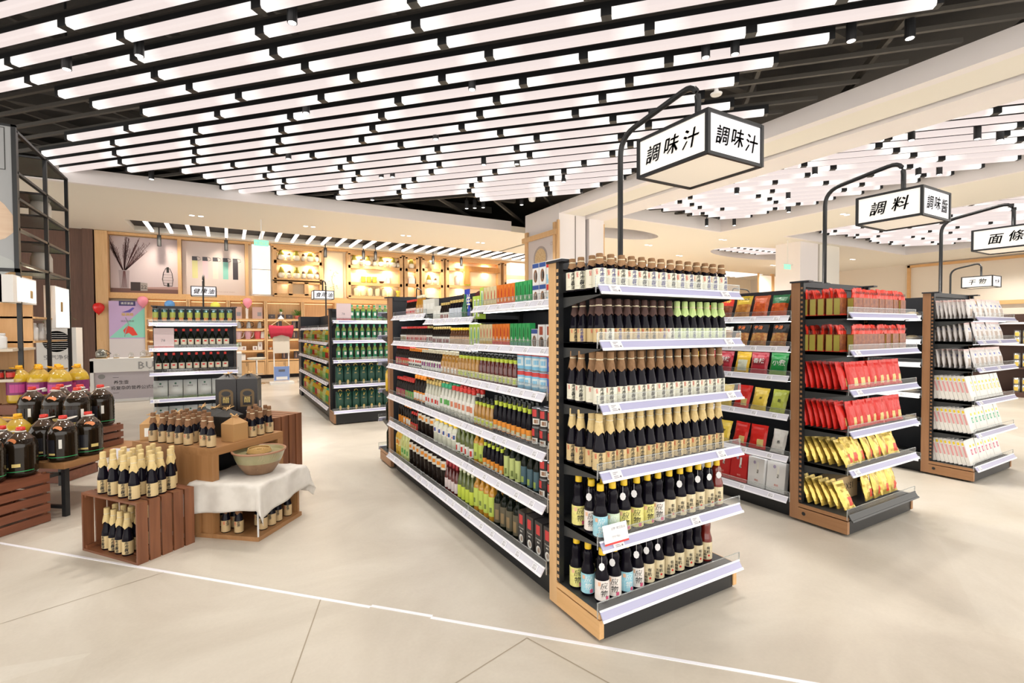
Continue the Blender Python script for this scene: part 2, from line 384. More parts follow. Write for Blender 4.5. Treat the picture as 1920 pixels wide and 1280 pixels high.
rowdef = [(2.5,-3.2,-9,6),(2.83,-3.9,-9,6),(3.16,-3.0,-9,6),(3.49,-3.7,-9,6),(3.79,-3.37,-9,6),(4.12,-3.63,-9,5.5),(4.46,-3.76,-7.02,5),(4.79,-3.63,-6.93,4.5),(5.13,-3.24,-6.52,4.0),
 (5.47,-3.92,-8.46,2.59),(5.80,-3.03,-9.6,1.85),(6.14,-3.46,-10,1.42),(6.48,-3.80,-10.3,1.08),(6.82,-4.19,-9.07,.74),(7.16,-3.71,-8.21,1.14),(7.50,-3.23,-8.10,1.62),(7.83,-3.63,-8.11,1.3),
 (8.19,-3.50,-8.37,1.0),(8.52,-3.80,-8.3,.8),(8.85,-4.31,-7.58,.5),(9.19,-3.08,-6.3,.2),(9.53,-3.37,-6.61,-.17),(9.88,-3.55,-5.18,-.33),(10.22,-3.59,-3.59,-.81),(10.57,-3.6,-3.6,-1.25)]
N = len(rowdef)
# positions were measured with rows at -45 degrees; turn them into the -46 degree frame
def conv(perp, al):
    x = (perp+al)/2**.5; y = (perp-al)/2**.5; v = Vector((x, y, 0)); return v.dot(pd), v.dot(ud)
for i, (pp_, j, s, e) in enumerate(rowdef):
    P0, J0 = conv(pp_, j); P1, S0 = conv(pp_, s); P2, E0 = conv(pp_, e)
    tube_row(N-i, P0, J0, S0, E0, 'from the back soffit', rail=(max(-10.5, (pd.y*P0-11.8)/-ud.y if False else S0-3.0), min((6.8-pd.x*P0)/ud.x, E0+9)))
def clip_row(perp, x0, x1, y0, y1):
    # range of "along" so the row stays inside the rectangle
    lo, hi = -60, 60
    for comp, dcomp, a, c in ((pd.x*perp, ud.x, x0, x1), (pd.y*perp, ud.y, y0, y1)):
        t0 = (a-comp)/dcomp; t1 = (c-comp)/dcomp; lo = max(lo, min(t0, t1)); hi = min(hi, max(t0, t1))
    return lo, hi
rj = random.Random(5); row = 0
for k in range(21):
    perp = 14.4-k*.338; lo, hi = clip_row(perp, 8.55, 12.0, .6, 8.75)
    if hi-lo < .8: continue
    row += 1; tube_row(row, perp, lo+rj.uniform(.4, 1.6), lo+rj.uniform(0, .3), hi-rj.uniform(.05, .3), 'of the ceiling well beyond the beam')
row = 0
for k in range(26):
    perp = 20.6-k*.45; lo, hi = clip_row(perp, 14.7, 21.8, 1.4, 8.4)
    if hi-lo < .8: continue
    row += 1; tube_row(row, perp, lo+rj.uniform(.4, 1.6), lo+rj.uniform(0, .3), hi-rj.uniform(.05, .3), 'of the farthest ceiling well', ph=1.9)
row = 0
for k in range(9):
    perp = 19.05+k*.26; lo, hi = clip_row(perp, 14.9, 19.2, 10.3, 11.95)
    if hi-lo < .6: continue
    row += 1; tube_row(row, perp, lo+.9, lo, hi, 'in the lens shaped ceiling recess', rail=(lo-.1, hi+.1))
# short tubes in the soffit slot over the back wall
sx = MB(); sx.box(-.038, -.75, 0, .038, .75, .06, TUBE); sxh = MB(); sxh.box(-.042, -.76, .06, .042, .76, .1, BLACK)
SLT = [('ceiling_light', sxh.mesh('light_housing')), ('diffuser', sx.mesh('diffuser'))]
for k in range(58):
    place(SLT, (-1.75+k*.44, 15.95, 4.19), f'short tube light, {nth(k+1)} along the soffit slot above the back wall', 'ceiling light', group='short tubes in the soffit slot')
q = MB(); q.box(-2.15, 15.2, 4.34, 24, 16.75, 4.37, CEILB); struct(q.build('trim_11'))
# spotlights: black cylinders with a lit lens
LENS = mat('spot_lens', (1, 1, 1), .3, emit=6, ecol=(1, .97, .92))
a = MB(); a.lathe([(.042, .03), (.045, .03), (.045, .22), (.012, .221), (.012, 1.03)], BLACK, 14); l = MB(); l.lathe([(.036, .028), (.036, .031)], LENS, 14)
SPT = [('spotlight', a.mesh('spotlight_body')), ('lens', l.mesh('lens'))]
for i, (x, y) in enumerate(SPOTS):
    place(SPT, (x, y, 4.27), f'black cylinder spotlight between the hall tubes, {nth(i+1)} counted from the left shelving', 'spotlight', group='cylinder spotlights in the main hall')
for i, (x, y) in enumerate(SPOTS2):
    place(SPT, (x, y, 4.2), f'black cylinder spotlight in the well beyond the beam, {nth(i+1)} counted from the beam', 'spotlight', group='cylinder spotlights beyond the beam')
for i, x in enumerate((-1.6, .0, 2.75, 3.95, 4.35, 6.4, 7.5, 10.3, 11.6, 13.0, 15.2, 17.4, 19.6)):
    a = MB(); a.lathe([(.045, -.3), (.05, -.3), (.05, 0)], BLACK, 10); a.box(-.012, -.012, 0, .012, .012, .35, BLACK)
    o = a.build('track_spotlight', loc=(x, 16.7, 4.12)); tag(o, f'small black track spotlight at the soffit slot, {nth(i+1)} along from the brown panel', 'spotlight', 'track spotlights at the slot')
    lamp('SPOT', 'track_beam', (x, 16.3, 4.1), 90, size=.05, spot=90, tgt=(x+.1, 17.3, 2.9), color=(1, .85, .66))
# paired recessed downlights in the white soffits, last two added for the right wall
DL = mat('downlight_glow', (1, 1, 1), .4, emit=4)
a = MB(); a.lathe([(.075, 0), (.06, .004)], WHITE, 14, cx=-.09); a.lathe([(.075, 0), (.06, .004)], WHITE, 14, cx=.09)
g = MB(); g.lathe([(.055, -.002), (.055, -.001)], DL, 12, cx=-.09); g.lathe([(.055, -.002), (.055, -.001)], DL, 12, cx=.09)
DLT = [('recessed_downlight', a.mesh('downlight_trim')), ('lamp', g.mesh('downlight_lamp'))]
for i, (x, y) in enumerate(TWINS):
    place(DLT, (x, y, 4.195), f'twin recessed downlight in the white soffit, {nth(i+1)} outward from the brown wall', 'downlight', group='twin downlights in the soffits')
# dome camera and smoke detector under the dark lattice
a = MB(); a.lathe([(.02, 0), (.065, .02), (.08, .07), (.08, .16), (.02, .17), (.02, 1.0)], WHITE, 14, cap=True); tag(a.build('dome_camera', loc=(5.9, 9.3, 4.3), smooth=True), 'white dome security camera hanging near the pier top', 'security camera')
a = MB(); a.lathe([(.06, 0), (.07, .02), (.03, .035), (.015, .12), (.015, 1.0)], WHITE, 14); tag(a.build('smoke_detector', loc=(5.2, 4.0, 4.3)), 'round white smoke detector under the dark ceiling above the sauce sign', 'smoke detector')
LEDS = mat('led_strip_soft', (1, 1, 1), .5, emit=4.0, ecol=(1, .97, .95))
# ------------------------------------------------------------------ gondolas
def tag_mesh():
    a = MB(); a.box(-.031, -.004, -.024, .031, .002, .022, LIPW); a.box(-.026, -.0048, -.019, .026, -.004, .018, SCREEN)
    for z, x0, x1 in ((.011, -.021, .008), (.004, -.021, -.004), (-.006, -.021, .004), (-.013, -.021, .008)): a.box(x0, -.0054, z-.0009, x1, -.0048, z+.0009, mat('tag_print', (.1,.09,.1), .6))
    a.box(.014, -.0054, -.014, .021, -.0048, -.007, mat('tag_print', (.16,.14,.14), .6))
    return a.mesh('price_tag')
TAGM = tag_mesh()
def put(nm, me, parent, loc, rot=(0, 0, 0)):
    o = bpy.data.objects.new(nm, me); COL.objects.link(o); o.parent = parent; o.location = loc; o.rotation_euler = rot; return o
def lip(parent, x0, x1, y, z, tags, guard=.055, lm=None, ts=1.0, rail=None):
    """tilted price rail along x with its tags and a clear guard, facing -Y; z = shelf surface"""
    a = MB(); p = [(y-.004, z+.013), (y-.010, z+.016), (y-.036, z-.024), (y-.030, z-.027)]
    a.extr(p, x0, x1, (rail or LIPC) if lm is None else lm, 'X')
    for q in ([(y-.004, z+.015), (y-.012, z+.019), (y-.016, z+.012), (y-.010, z+.010)], [(y-.030, z-.018), (y-.036, z-.016), (y-.041, z-.027), (y-.034, z-.029)]):
        a.extr(q, x0-.002, x1+.002, LIPW if lm is None else lm, 'X')
    rl = a.build('price_rail', parent)
    for t in tags: put('price_tag', TAGM, rl, (t, y-.0265, z-.004), (R(-34), 0, 0)).scale = (ts,)*3
    if guard:
        a = MB(); a.box(x0-.012, y-.006, z-.004, x1+.012, y-.003, z+guard, ACRYL); a.box(x0-.012, y-.007, z+guard-.003, x1+.012, y-.002, z+guard, ACRYLG)
        for x in (x0-.012, x1+.009): a.box(x, y-.007, z-.02, x+.003, y-.002, z+guard, ACRYLG)
        a.build('shelf_guard', parent)
def endcap(label, x0, y0, levels, tags, wm, wmy, rz=0, W=.99, D=.40, leds=False, guard0=True, hole=False, baselip=None, lip_drop=0):
    t = empty('end_shelf_unit', label, 'shelf unit', (x0, y0, 0), rz)
    H = 1.795
    for s, nm in ((0, 'post'), (1, 'post')):
        x = s*(W-.036); a = MB(); a.box(x, D-.06, .02, x+.036, D+.006, H, wm); a.build(nm, t)
        xs = .036 if s == 0 else W-.036-.006
        a = MB(); a.box(xs, D-.055, .15, xs+.006, D-.05+.03, H, BLACK)
        xx = x-.0 if s == 0 else x
        a.box(x+.002, D-.085, .15, x+.03, D-.06, H, BLACK)
        for k in range(46): a.box(x-.001, D-.08, .17+k*.035, x+.032, D-.066, .186+k*.035, wm)
        a.build('slotted_strip', t)
    a = MB(); a.box(.036, D-.02, .12, W-.036, D, H, DKPANEL); a.build('back_panel', t)
    a = MB(); a.box(-.012, D-.13, H, .05, D+.012, H+.012, DKPANEL); a.box(W-.05, D-.13, H, W+.012, D+.012, H+.012, DKPANEL); a.box(.05, D-.05, H-.03, W-.05, D+.012, H+.012, DKPANEL); a.build('top_cap', t)
    for xa in (0, W-.028): a = MB(); a.box(xa, .0, .02, xa+.028, D-.06, levels[-1]-.037, wmy); o = a.build('base_side', t)
    if hole:
        a = MB(); n = 12; a.add([(-.0012, .3+.014*math.cos(2*PI*i/n), .072+.014*math.sin(2*PI*i/n)) for i in range(n)], [tuple(range(n))], BLACK); a.build('cable_hole', t)
    a = MB(); a.box(.028, .006, .012, W-.028, D-.06, levels[-1]-.04, BLACK); a.build('kick_plate', t)
    a = MB(); zd = levels[-1]-.003; a.box(.008, .0, zd-.024, W-.008, D-.02, zd, GREYSHELF); a.box(0, -.004, zd-.026, .012, D-.06, zd-.002, wmy); a.box(W-.012, -.004, zd-.026, W, D-.06, zd-.002, wmy); a.build('base_deck', t)
    for z in levels[:-1]:
        a = MB(); a.box(.03, .0, z-.024, W-.03, D-.02, z, GREYSHELF)
        for x in (.03, W-.034):
            a.hexa([(x, .03, z-.03), (x+.004, .03, z-.03), (x+.004, D-.04, z-.085), (x, D-.04, z-.085), (x, .03, z), (x+.004, .03, z), (x+.004, D-.04, z), (x, D-.04, z)], GREYSHELF)
        sh_ = a.build('shelf', t)
        if leds:
            a = MB(); a.box(.06, .05, z-.030, W-.06, .062, z-.025, LEDS); a.build('led_strip', sh_)
    for i, z in enumerate(levels):
        lip(t, -.004, W+.006, .0 if i else .01, z, tags[i] if i < len(tags) else [], lm=(baselip if i == len(levels)-1 else None), guard=.055 if (i or guard0) else 0)
    for x in (.06, W-.06):
        for y in (.05, D-.1): a = MB(); a.lathe([(.014, 0), (.014, .02)], BLACK, 8, cx=x, cy=y); a.build('foot', t)
    return t
def run(label, xf, y0, y1, levels, wm, sgn=-1, bays=3, tagn=6, depth=.43, far_panel=True, leds=True):
    """long side of a gondola; local x runs along the face, faces local -Y; placed so that it faces world -X (sgn -1)"""
    # levels: list of lists of (z per bay) ; offsets per level
    L = y1-y0
    t = empty('gondola_shelving', label, 'shelf unit', (xf, y1, 0), R(-90)) if sgn < 0 else empty('gondola_shelving', label, 'shelf unit', (xf, y0, 0), R(90))
    a = MB(); a.box(0, depth, .05, L, depth+.03, 1.78, DKPANEL); a.build('back_panel', t)
    a = MB(); a.box(0, .06, .0, L, .09, .145, BLACK); a.build('kick_plate', t)
    bl = L/bays
    for k in range(bays+1): a = MB(); a.box(max(0, k*bl-.02), depth-.03, .05, min(L, k*bl+.02), depth, 1.78, BLACK); a.build('upright', t)
    rr = random.Random(int(abs(xf*100)))
    for li, (zs, off) in enumerate(levels):
        for k in range(bays):
            z = zs[k]; a = MB(); a.box(k*bl+.003, off, z-.024, (k+1)*bl-.003, depth, z, GREYSHELF)
            for x in (k*bl+.003, (k+1)*bl-.006):
                a.hexa([(x, off+.02, z-.03), (x+.003, off+.02, z-.03), (x+.003, depth, z-.05), (x, depth, z-.05), (x, off+.02, z), (x+.003, off+.02, z), (x+.003, depth, z), (x, depth, z)], GREYSHELF)
            sh_ = a.build('shelf', t)
            n = tagn+rr.choice((-1, 0, 1)) if tagn else 0
            lip(t, k*bl+.004, (k+1)*bl-.004, off, z, [k*bl+(i+.5)*bl/n+rr.uniform(-.02, .02) for i in range(n)] if n else [], ts=.74, rail=LIPS)
            if leds and li < len(levels)-1:
                a = MB(); a.box(k*bl+.03, off+.05, z-.031, (k+1)*bl-.03, off+.065, z-.026, LED); a.build('led_strip', sh_)
    return t
# endcap facing the camera beside the sauce aisle
E1 = [1.64, 1.385, 1.095, .785, .465, .145]
endcap('black shelf unit with light wood posts holding the soy sauce bottles under the nearest sign', 1.462, 1.74, E1, [(.08, .86), (.08, .88), (.07, .9), (.08, .82), (.09, .62), ()], OAK, OAKX)
SIDE_Y0, SIDE_Y1 = 2.15, 5.06
L1 = [([1.585, 1.53, 1.60], .05), ([1.33, 1.33, 1.34], .05), ([1.10]*3, 0), ([.785]*3, 0), ([.505]*3, 0), ([.175]*3, -.01)]
run('long sauce gondola with price rails facing the aisle behind the soy sauce end unit', 1.455, SIDE_Y0, SIDE_Y1, L1, OAK)
endcap('far end unit of the sauce gondola, seen from behind with brown post', 1.462+.99, 5.50, [1.64, 1.385, 1.095, .785, .465, .145], [(), (), (), (), (), ()], BRNW, BRNWY, rz=PI, leds=False, hole=True)
# second and third gondola on the right
E2 = [1.545, 1.285, 1.01, .725, .455, .145]
endcap('black shelf unit with brown posts holding red hotpot bags and gold pouches', 3.70, 1.77, E2, [(), (.06,), (.09,), (), (.07,), ()], BRNW, BRNWY, leds=True, hole=True, baselip=GREYSHELF)
L2 = [([1.535]*2, 0), ([1.30]*2, 0), ([1.075]*2, 0), ([.78]*2, 0), ([.46]*2, 0), ([.15]*2, 0)]
run('gondola side of seasoning bags behind the red hotpot end unit', 3.70, 2.18, 4.15, L2, BRNW, bays=2, tagn=4)
E3 = [1.54, 1.32, 1.065, .755, .45, .142]
endcap('black shelf unit with brown posts holding white bags and boxed noodles', 6.0, 1.80, E3, [(), (.12, .5), (.1, .5), (.07,), (.05,), (.06,)], BRNW, BRNWY, leds=True, hole=True)
L3 = [([1.56]*2, 0), ([1.32]*2, 0), ([1.09]*2, 0), ([.78]*2, 0), ([.5]*2, 0), ([.15]*2, 0)]
run('gondola side of dried snack trays behind the noodle end unit', 6.0, 2.21, 4.15, L3, BRNW, bays=2, tagn=3)
# two end units of the oil gondolas further back
E4 = [1.60, 1.29, .985, .60, .2]
endcap('end unit of green oil bottles and dark green gift boxes with yellow ropes', 1.40, 7.92, E4, [(.05,), (), (.1,), (), ()], BRNW, BRNWY, leds=True)
L4 = [([1.5]*3, .03), ([1.25]*3, 0), ([.95]*3, 0), ([.6]*3, 0), ([.2]*3, 0)]
run('side of the cooking oil gondola behind the green oil end unit', 1.40, 8.34, 11.9, L4, BRNW, tagn=4)
E5 = [1.555, 1.22, .9, .55, .2]
endcap('end unit of olive oil bottles and white cartons behind the walnut table', -.88, 7.9, E5, [(.06,), (.06,), (), (.06,), ()], BRNW, BRNWY, leds=True)
a = MB(); a.box(0, 0, 0, .93, 3.5, 1.7, DKPANEL)
tag(a.build('gondola_core', loc=(-.85, 8.35, 0)), 'dark panelled gondola body behind the olive oil end unit', 'shelf unit')
a = MB(); a.box(0, 0, 0, .95, .4, 1.78, DKPANEL); tag(a.build('display_partition', loc=(1.42, 11.95, 0)), 'dark slab partition at the far end of the oil gondola', 'partition')
# ------------------------------------------------------------------ hanging lantern signs on bent poles
SIGNW = mat('sign_panel_warm', (.5, .48, .44), .5, emit=.72, ecol=(1, .93, .86))
SIGNC = mat('sign_panel_cool', (.5, .5, .5), .5, emit=.75, ecol=(.98, .93, .96))
SIGNB = mat('sign_panel_bottom', (.5, .45, .36), .5, emit=.62, ecol=(1, .84, .66))
def sign(label, cx, py, box, z0=1.8, tl='', tr='', away=1, size=.1):
    """box: (x0, y0, x1, y1, zb, zt); pole stands at (cx, py) and bends toward the box"""
    x0, y0, x1, y1, zb, zt = box
    t = empty('lantern_sign', label, 'sign', (cx, py, z0)); ox, oy, oz = cx, py, z0
    by = (y0+y1)/2; s = -1 if by < py else 1; zt2 = zt+.17
    d_ = abs(by-py); h = zt2-oz
    poly = [Vector((0, 0, 0)), Vector((0, 0, h)), Vector((0, s*d_, h+.09)), Vector((0, s*d_, zt-oz))]; pts = [poly[0]]
    for k, rr_ in ((1, .12), (2, .1)):
        p_, c_, n_ = poly[k-1], poly[k], poly[k+1]; A_ = c_+(p_-c_).normalized()*rr_; B_ = c_+(n_-c_).normalized()*rr_
        pts += [A_*(1-u)**2+c_*2*u*(1-u)+B_*u*u for u in [j/6 for j in range(7)]]
    pts.append(poly[3])
    a = MB(); a.tube(pts, 0.0155, BLACK, 10); a.build('bent_pole', t, smooth=True)
    lb = MB(); X0, X1, Y0, Y1, B0, B1 = x0-ox, x1-ox, y0-oy, y1-oy, zb-oz, zt-oz
    e = .004
    lb.quad((X0, Y1, B0), (X0, Y0, B0), (X0, Y0, B1), (X0, Y1, B1), SIGNW); lb.quad((X0, Y0, B0), (X1, Y0, B0), (X1, Y0, B1), (X0, Y0, B1), SIGNC)
    lb.quad((X1, Y0, B0), (X1, Y1, B0), (X1, Y1, B1), (X1, Y0, B1), SIGNC); lb.quad((X1, Y1, B0), (X0, Y1, B0), (X0, Y1, B1), (X1, Y1, B1), SIGNW)
    lb.quad((X0, Y0, B0+.002), (X0, Y1, B0+.002), (X1, Y1, B0+.002), (X1, Y0, B0+.002), SIGNB); lb.quad((X0, Y0, B1), (X1, Y0, B1), (X1, Y1, B1), (X0, Y1, B1), BLACK)
    lbo = lb.build('lantern_box', t)
    fr = MB(); w_ = .0125
    for x in (X0, X1):
        for y in (Y0, Y1): fr.box(x-w_*.7, y-w_*.7, B0-w_*.5, x+w_*.7, y+w_*.7, B1+w_*.5, BLACK)
        for z in (B0, B1): fr.box(x-w_*.6, Y0, z-w_*.6, x+w_*.6, Y1, z+w_*.6, BLACK)
    for y in (Y0, Y1):
        for z in (B0, B1): fr.box(X0, y-w_*.6, z-w_*.6, X1, y+w_*.6, z+w_*.6, BLACK)
    fr.build('frame', t)
    wr = MB(); zc = (B0+B1)/2
    def spread_text(s_, plane, L, gap):
        n = len(s_)
        for i, ch in enumerate(s_):
            u = (i-(n-1)/2)*gap; dz = (.004 if i % 2 else -.003)
            for o_ in (-.0022, 0, .0022): text(wr, ch, size, INK, lambda a_, b_, u=u, dz=dz, o_=o_: plane(u+a_+o_, zc-size*.38+b_+dz+o_*.5), shear=.22)
    if tl: spread_text(tl, lambda u, z: (X0-.006, (Y0+Y1)/2-u, z), Y1-Y0, size*1.22 if len(tl) > 2 else size*1.35)
    if tr: spread_text(tr, lambda u, z: ((X0+X1)/2+u, Y0-.006, z), X1-X0, size*1.12)
    if tl or tr: wr.build('lettering', lbo)
    return t
sign('lit lantern sign on a bent black pole above the soy sauce end unit', 2.01, 2.2, (1.822, 1.444, 2.2, 1.857, 2.222, 2.405), tl='調味汁', tr='調味汁', size=.092)
sign('lit lantern sign on a bent black pole above the red hotpot bags', 4.2, 2.2, (3.98, 1.474, 4.40, 1.86, 2.205, 2.39), tl='調料', tr='調味醬', size=.1)
sign('lit lantern sign on a bent black pole above the white noodle packs', 6.5, 2.24, (6.28, 1.46, 6.72, 1.92, 2.2, 2.39), tl='面條', tr='面條', size=.105)
sign('small lantern sign for dried goods on a far pole before the right wall', 11.9, 3.95, (11.7, 3.3, 12.1, 3.72, 2.19, 2.38), z0=0, tl='干物', tr='大米', size=.105)
sign('small lantern sign on the pole of the cooking oil gondola', 1.95, 11.85, (1.73, 12.1, 2.17, 12.45, 2.2, 2.39), z0=0, tr='食用油', size=.115)
sign('small lantern sign on the pole behind the olive oil end unit', -.42, 11.85, (-.64, 12.1, -.2, 12.45, 2.2, 2.39), z0=0, tr='健康油', size=.115)
sign('small blank lantern sign behind the far end of the sauce gondola', 4.25, 11.9, (3.95, 12.1, 4.45, 12.5, 2.1, 2.3), z0=0)
sign('blank lantern sign seen between the soy sauce unit and the red bags', 11.6, 7.9, (11.4, 8.2, 11.8, 8.6, 2.1, 2.28), z0=0)
sign('blank lantern sign peeking behind the red hotpot unit', 11.6, 5.9, (11.4, 6.2, 11.8, 6.6, 2.1, 2.28), z0=0)
# ------------------------------------------------------------------ product templates
GLASSD = mat('dark_soy_glass', (.006, .005, .010), .12, spec=.13)
PLASD = mat('dark_soy_plastic', (.012, .007, .005), .16, spec=.16)
KRAFT = mat('kraft_paper', (.32, .18, .085), .7, noise=(.22, .115, .05), nscale=30)
DKKRAFT = mat('dark_brown_paper', (.085, .038, .03), .7, noise=(.055, .024, .02), nscale=30)
GREENP = mat('pale_green_paper', (.6, .75, .32), .7, noise=(.5, .66, .26), nscale=30)
GOLDP = mat('gold_cream_paper', (.72, .56, .27), .65, noise=(.6, .45, .2), nscale=30)
TIE = mat('paper_tie', (.72, .64, .46), .7)
LCREAM = mat('label_cream', (.76, .74, .62), .6)
LTAN = mat('label_tan', (.6, .46, .24), .6)
LGREEN = mat('label_pale_green', (.66, .72, .5), .6)
YCAP = mat('yellow_cap', (.83, .55, .02), .35)
def C(name, c, rough=.4, **k): return mat(name, c, rough, **k)
def wrap_cap(h, z0, r0, rt_, m, seed, n=16):
    rr = random.Random(seed); mb = MB(); rings = [(rt_*.92, h+.001), (rt_*1.04, h-.004), (rt_*1.03, h-(h-z0)*.33), (rt_*.98, h-(h-z0)*.40), (rt_*1.12, h-(h-z0)*.5), (r0*1.04, None)]
    vs = []
    for j, (r_, z) in enumerate(rings):
        for i in range(n):
            a = 2*PI*i/n; rj_ = r_*(1+rr.uniform(-.035, .05)); zz = z
            if z is None: zz = z0+(h-z0)*(.16*(math.cos(4*a)*-.5+.5)+rr.uniform(0, .04))
            vs.append((rj_*math.sin(a), -rj_*math.cos(a), zz))
    fs = [(j*n+(i+1) % n, j*n+i, (j+1)*n+i, (j+1)*n+(i+1) % n) for j in range(len(rings)-1) for i in range(n)]+[tuple(range(n))]
    mb.add(vs, fs, m); return mb
def soy(h, r, nr, capm, labm, inkm, seed, capfrac=.6, lab=(.035, .34), ch='先市醬油', side=True):
    b_ = MB(); b_.lathe([(r*.93, 0), (r, h*.012), (r, h*.38), (r*.93, h*.43), (r*.72, h*.55), (nr*1.15, h*.7), (nr, h*.8), (nr, h*.97)], GLASSD, 20)
    l_ = MB(); z0, z1 = h*lab[0], h*lab[1]; l_.lathe([(r+.0005, z0), (r+.0005, z1)], labm, 20, cap=False)
    s = (z1-z0)/4.15; pl = cyl(r+.0006)
    for dx in (-.0005, .0005): vtext(l_, ch, s*1.08, inkm, r*.30+dx, z1-s*.1+dx, pl, lead=.93, shear=.2)
    if side: vtext(l_, '红瓦', s*.62, RED, -r*.38, z1-s*.25, pl, lead=.95, bold=.012); l_.arc(r+.0012, z0+s*.7, z0+s*.78, -.62, -.1, C('label_rule', (.45,.4,.3)), 4)
    c_ = wrap_cap(h, h*capfrac, nr*1.7, nr*1.12, capm, seed)
    t_ = MB(); zt = h-(h-h*capfrac)*.36; t_.lathe([(nr*1.14, zt-.003), (nr*1.24, zt), (nr*1.14, zt+.003)], TIE, 14, cap=False)
    return [('soy_sauce_bottle', b_.mesh('bottle_body', True)), ('label', l_.mesh('label')), ('paper_cap', c_.mesh('paper_cap')), ('tie', t_.mesh('tie'), 1)]
SOY = {
 'small': [soy(.165, .0318, .0145, KRAFT, LCREAM, INKBLUE if k % 3 == 0 else INK, k, .66, (.05, .58)) for k in range(4)],
 'dark': [soy(.212, .0275, .0135, DKKRAFT, LTAN if k != 1 else LCREAM, INKBLUE if k == 2 else INK, 10+k, .6) for k in range(3)],
 'green': [soy(.212, .0275, .0135, GREENP, LGREEN, C('ink_slate', (.12,.14,.22)), 20+k, .6, side=False) for k in range(2)],
 'kraft': [soy(.252, .0315, .0145, KRAFT, LCREAM, INK, 30+k, .6) for k in range(3)],
 'gold': [soy(.272, .0315, .0145, GOLDP, LTAN, INK, 40+k, .62) for k in range(3)],
 'crate': [soy(.272, .031, .0145, GOLDP, LTAN, INK, 50+k, .62, side=(k == 0)) for k in range(3)],
 'brown': [soy(.215, .030, .0135, C('brown_paper', (.2,.095,.04), .7), C('label_tan_dark', (.5,.36,.19)), INK, 60+k, .6, (.03, .4), ch='瓦市') for k in range(3)],
}
def vinegar(labm, inkm, seed, red=False, tagged=False, ch='应物', back=False):
    h = .257; r = .0345; body = C('amber_red_vinegar', (.16, .012, .008), .08, coat=.5) if red else GLASSD
    b_ = MB(); b_.lathe([(r*.94, 0), (r, .004), (r, .115), (r*.97, .128), (.026, .15), (.0245, .165), (.0262, .185), (.0262, .205), (.019, .22), (.0135, .226), (.0135, .236)], body, 20)
    l_ = MB(); l_.lathe([(r+.0006, .012), (r+.0006, .108)], labm, 20, cap=False); pl = cyl(r+.0008)
    if ch == '应物': vtext(l_, ch, .036, inkm, .003, .1, pl, lead=.98, shear=.15, bold=.0); l_.arc(r+.0014, .016, .034, .35, .8, C('print_pink', (.62,.1,.2)), 4); l_.arc(r+.0013, .082, .1, -.75, -.35, C('print_leaf', (.75,.45,.3)), 4)
    elif ch: vtext(l_, ch[:2], .02, inkm, .010, .088, pl, lead=1.05, bold=.012); vtext(l_, ch[2:], .017, inkm, -.008, .066, pl, lead=1.0, bold=.012); l_.arc(r+.0014, .03, .04, .2, .5, RED, 3)
    c_ = MB(); c_.lathe([(.0165, .222), (.017, .226), (.0165, .252), (.012, .2565)], YCAP, 16)
    T = [('vinegar_bottle', b_.mesh('vinegar_body', True)), ('label', l_.mesh('label')), ('cap', c_.mesh('cap', True))]
    if tagged:
        rr = random.Random(seed); a = rr.uniform(-.5, .6); g = MB(); n = 8; x0 = .03*math.sin(a); y0 = -.033
        g.add([(x0+.0145*math.cos(2*PI*i/n), y0, .176+.02*math.sin(2*PI*i/n)) for i in range(n)], [tuple(range(n))], C('hang_tag_white', (.8,.8,.82), .5))
        g.box(x0-.0005, y0, .195, x0+.0005, y0+.001, .226, C('hang_tag_white', (.8,.8,.82), .5)); T.append(('hang_tag', g.mesh('hang_tag'), 1))
    return T
VY = [vinegar(C('label_yellow', (.75,.7,.25), .5, noise=(.65,.6,.2), nscale=60), INK, 1, tagged=t) for t in (0, 1)]
VB = [vinegar(C('label_sky', (.25,.55,.68), .5, noise=(.35,.62,.72), nscale=60), C('ink_pale', (.8,.85,.85)), 2, tagged=t) for t in (0, 1)]
VP = [vinegar(C('label_pinkwhite', (.78,.7,.66), .5, noise=(.78,.75,.72), nscale=80), INK, 3, tagged=t) for t in (0, 1)]
VG = [vinegar(C('label_mint', (.6,.72,.55), .5), C('ink_pale', (.8,.85,.85)), 3, tagged=t) for t in (0, 1)]
VT = [vinegar(C('label_wheat', (.62,.52,.33), .5, noise=(.7,.62,.42), nscale=50), INK, 4, tagged=t, ch='有机五粮醋') for t in (0, 1)]
VR = [vinegar(C('label_wheat', (.62,.52,.33), .5), INK, 5, red=True, tagged=t, ch='有机五粮醋') for t in (0, 1)]
# ---- soy sauce end unit
X0, Y0 = 1.462, 1.74
ZN = ['top', 'second', 'third', 'fourth', 'fifth', 'bottom']
def q_(z): return z+.0005
rr = random.Random(11)
def soyrow(T, z, n, sp, desc, shelf, xs=.058, y=.06, rows=2, leftcol=0, start=0, jit=.0012):
    for j in range(rows):
        for i in range(n):
            x = X0+xs+(i+start)*sp+rr.uniform(-jit, jit)+(.012 if j % 2 else 0); yy = Y0+y+j*sp*1.04+rr.uniform(-jit, jit)
            if x > X0+.99-.045: continue
            t = rr.choice(T)
            where = 'front row' if j == 0 else nth(j+1)+' row back'
            place(t, (x, yy, q_(z)), f'{desc}, {nth(i+1+start)} from post, {where}, {shelf} shelf', 'bottle', rz=rr.uniform(-.85, -.45), group='bottles on the '+shelf+' shelf of the soy sauce end unit')
    for j in range(rows, rows+leftcol):
        for i in range(1):
            x = X0+xs+rr.uniform(-jit, jit); yy = Y0+y+j*sp*1.04
            place(rr.choice(T), (x, yy, q_(z)), f'{desc} beside oak post, {nth(j+1)} row back, {shelf} shelf', 'bottle', rz=rr.uniform(-1.2, -.7), group='bottles on the '+shelf+' shelf of the soy sauce end unit')
soyrow(SOY['small'], E1[0], 14, .0665, 'small soy sauce bottle with kraft paper cap', 'top', leftcol=2, xs=.045, y=.05)
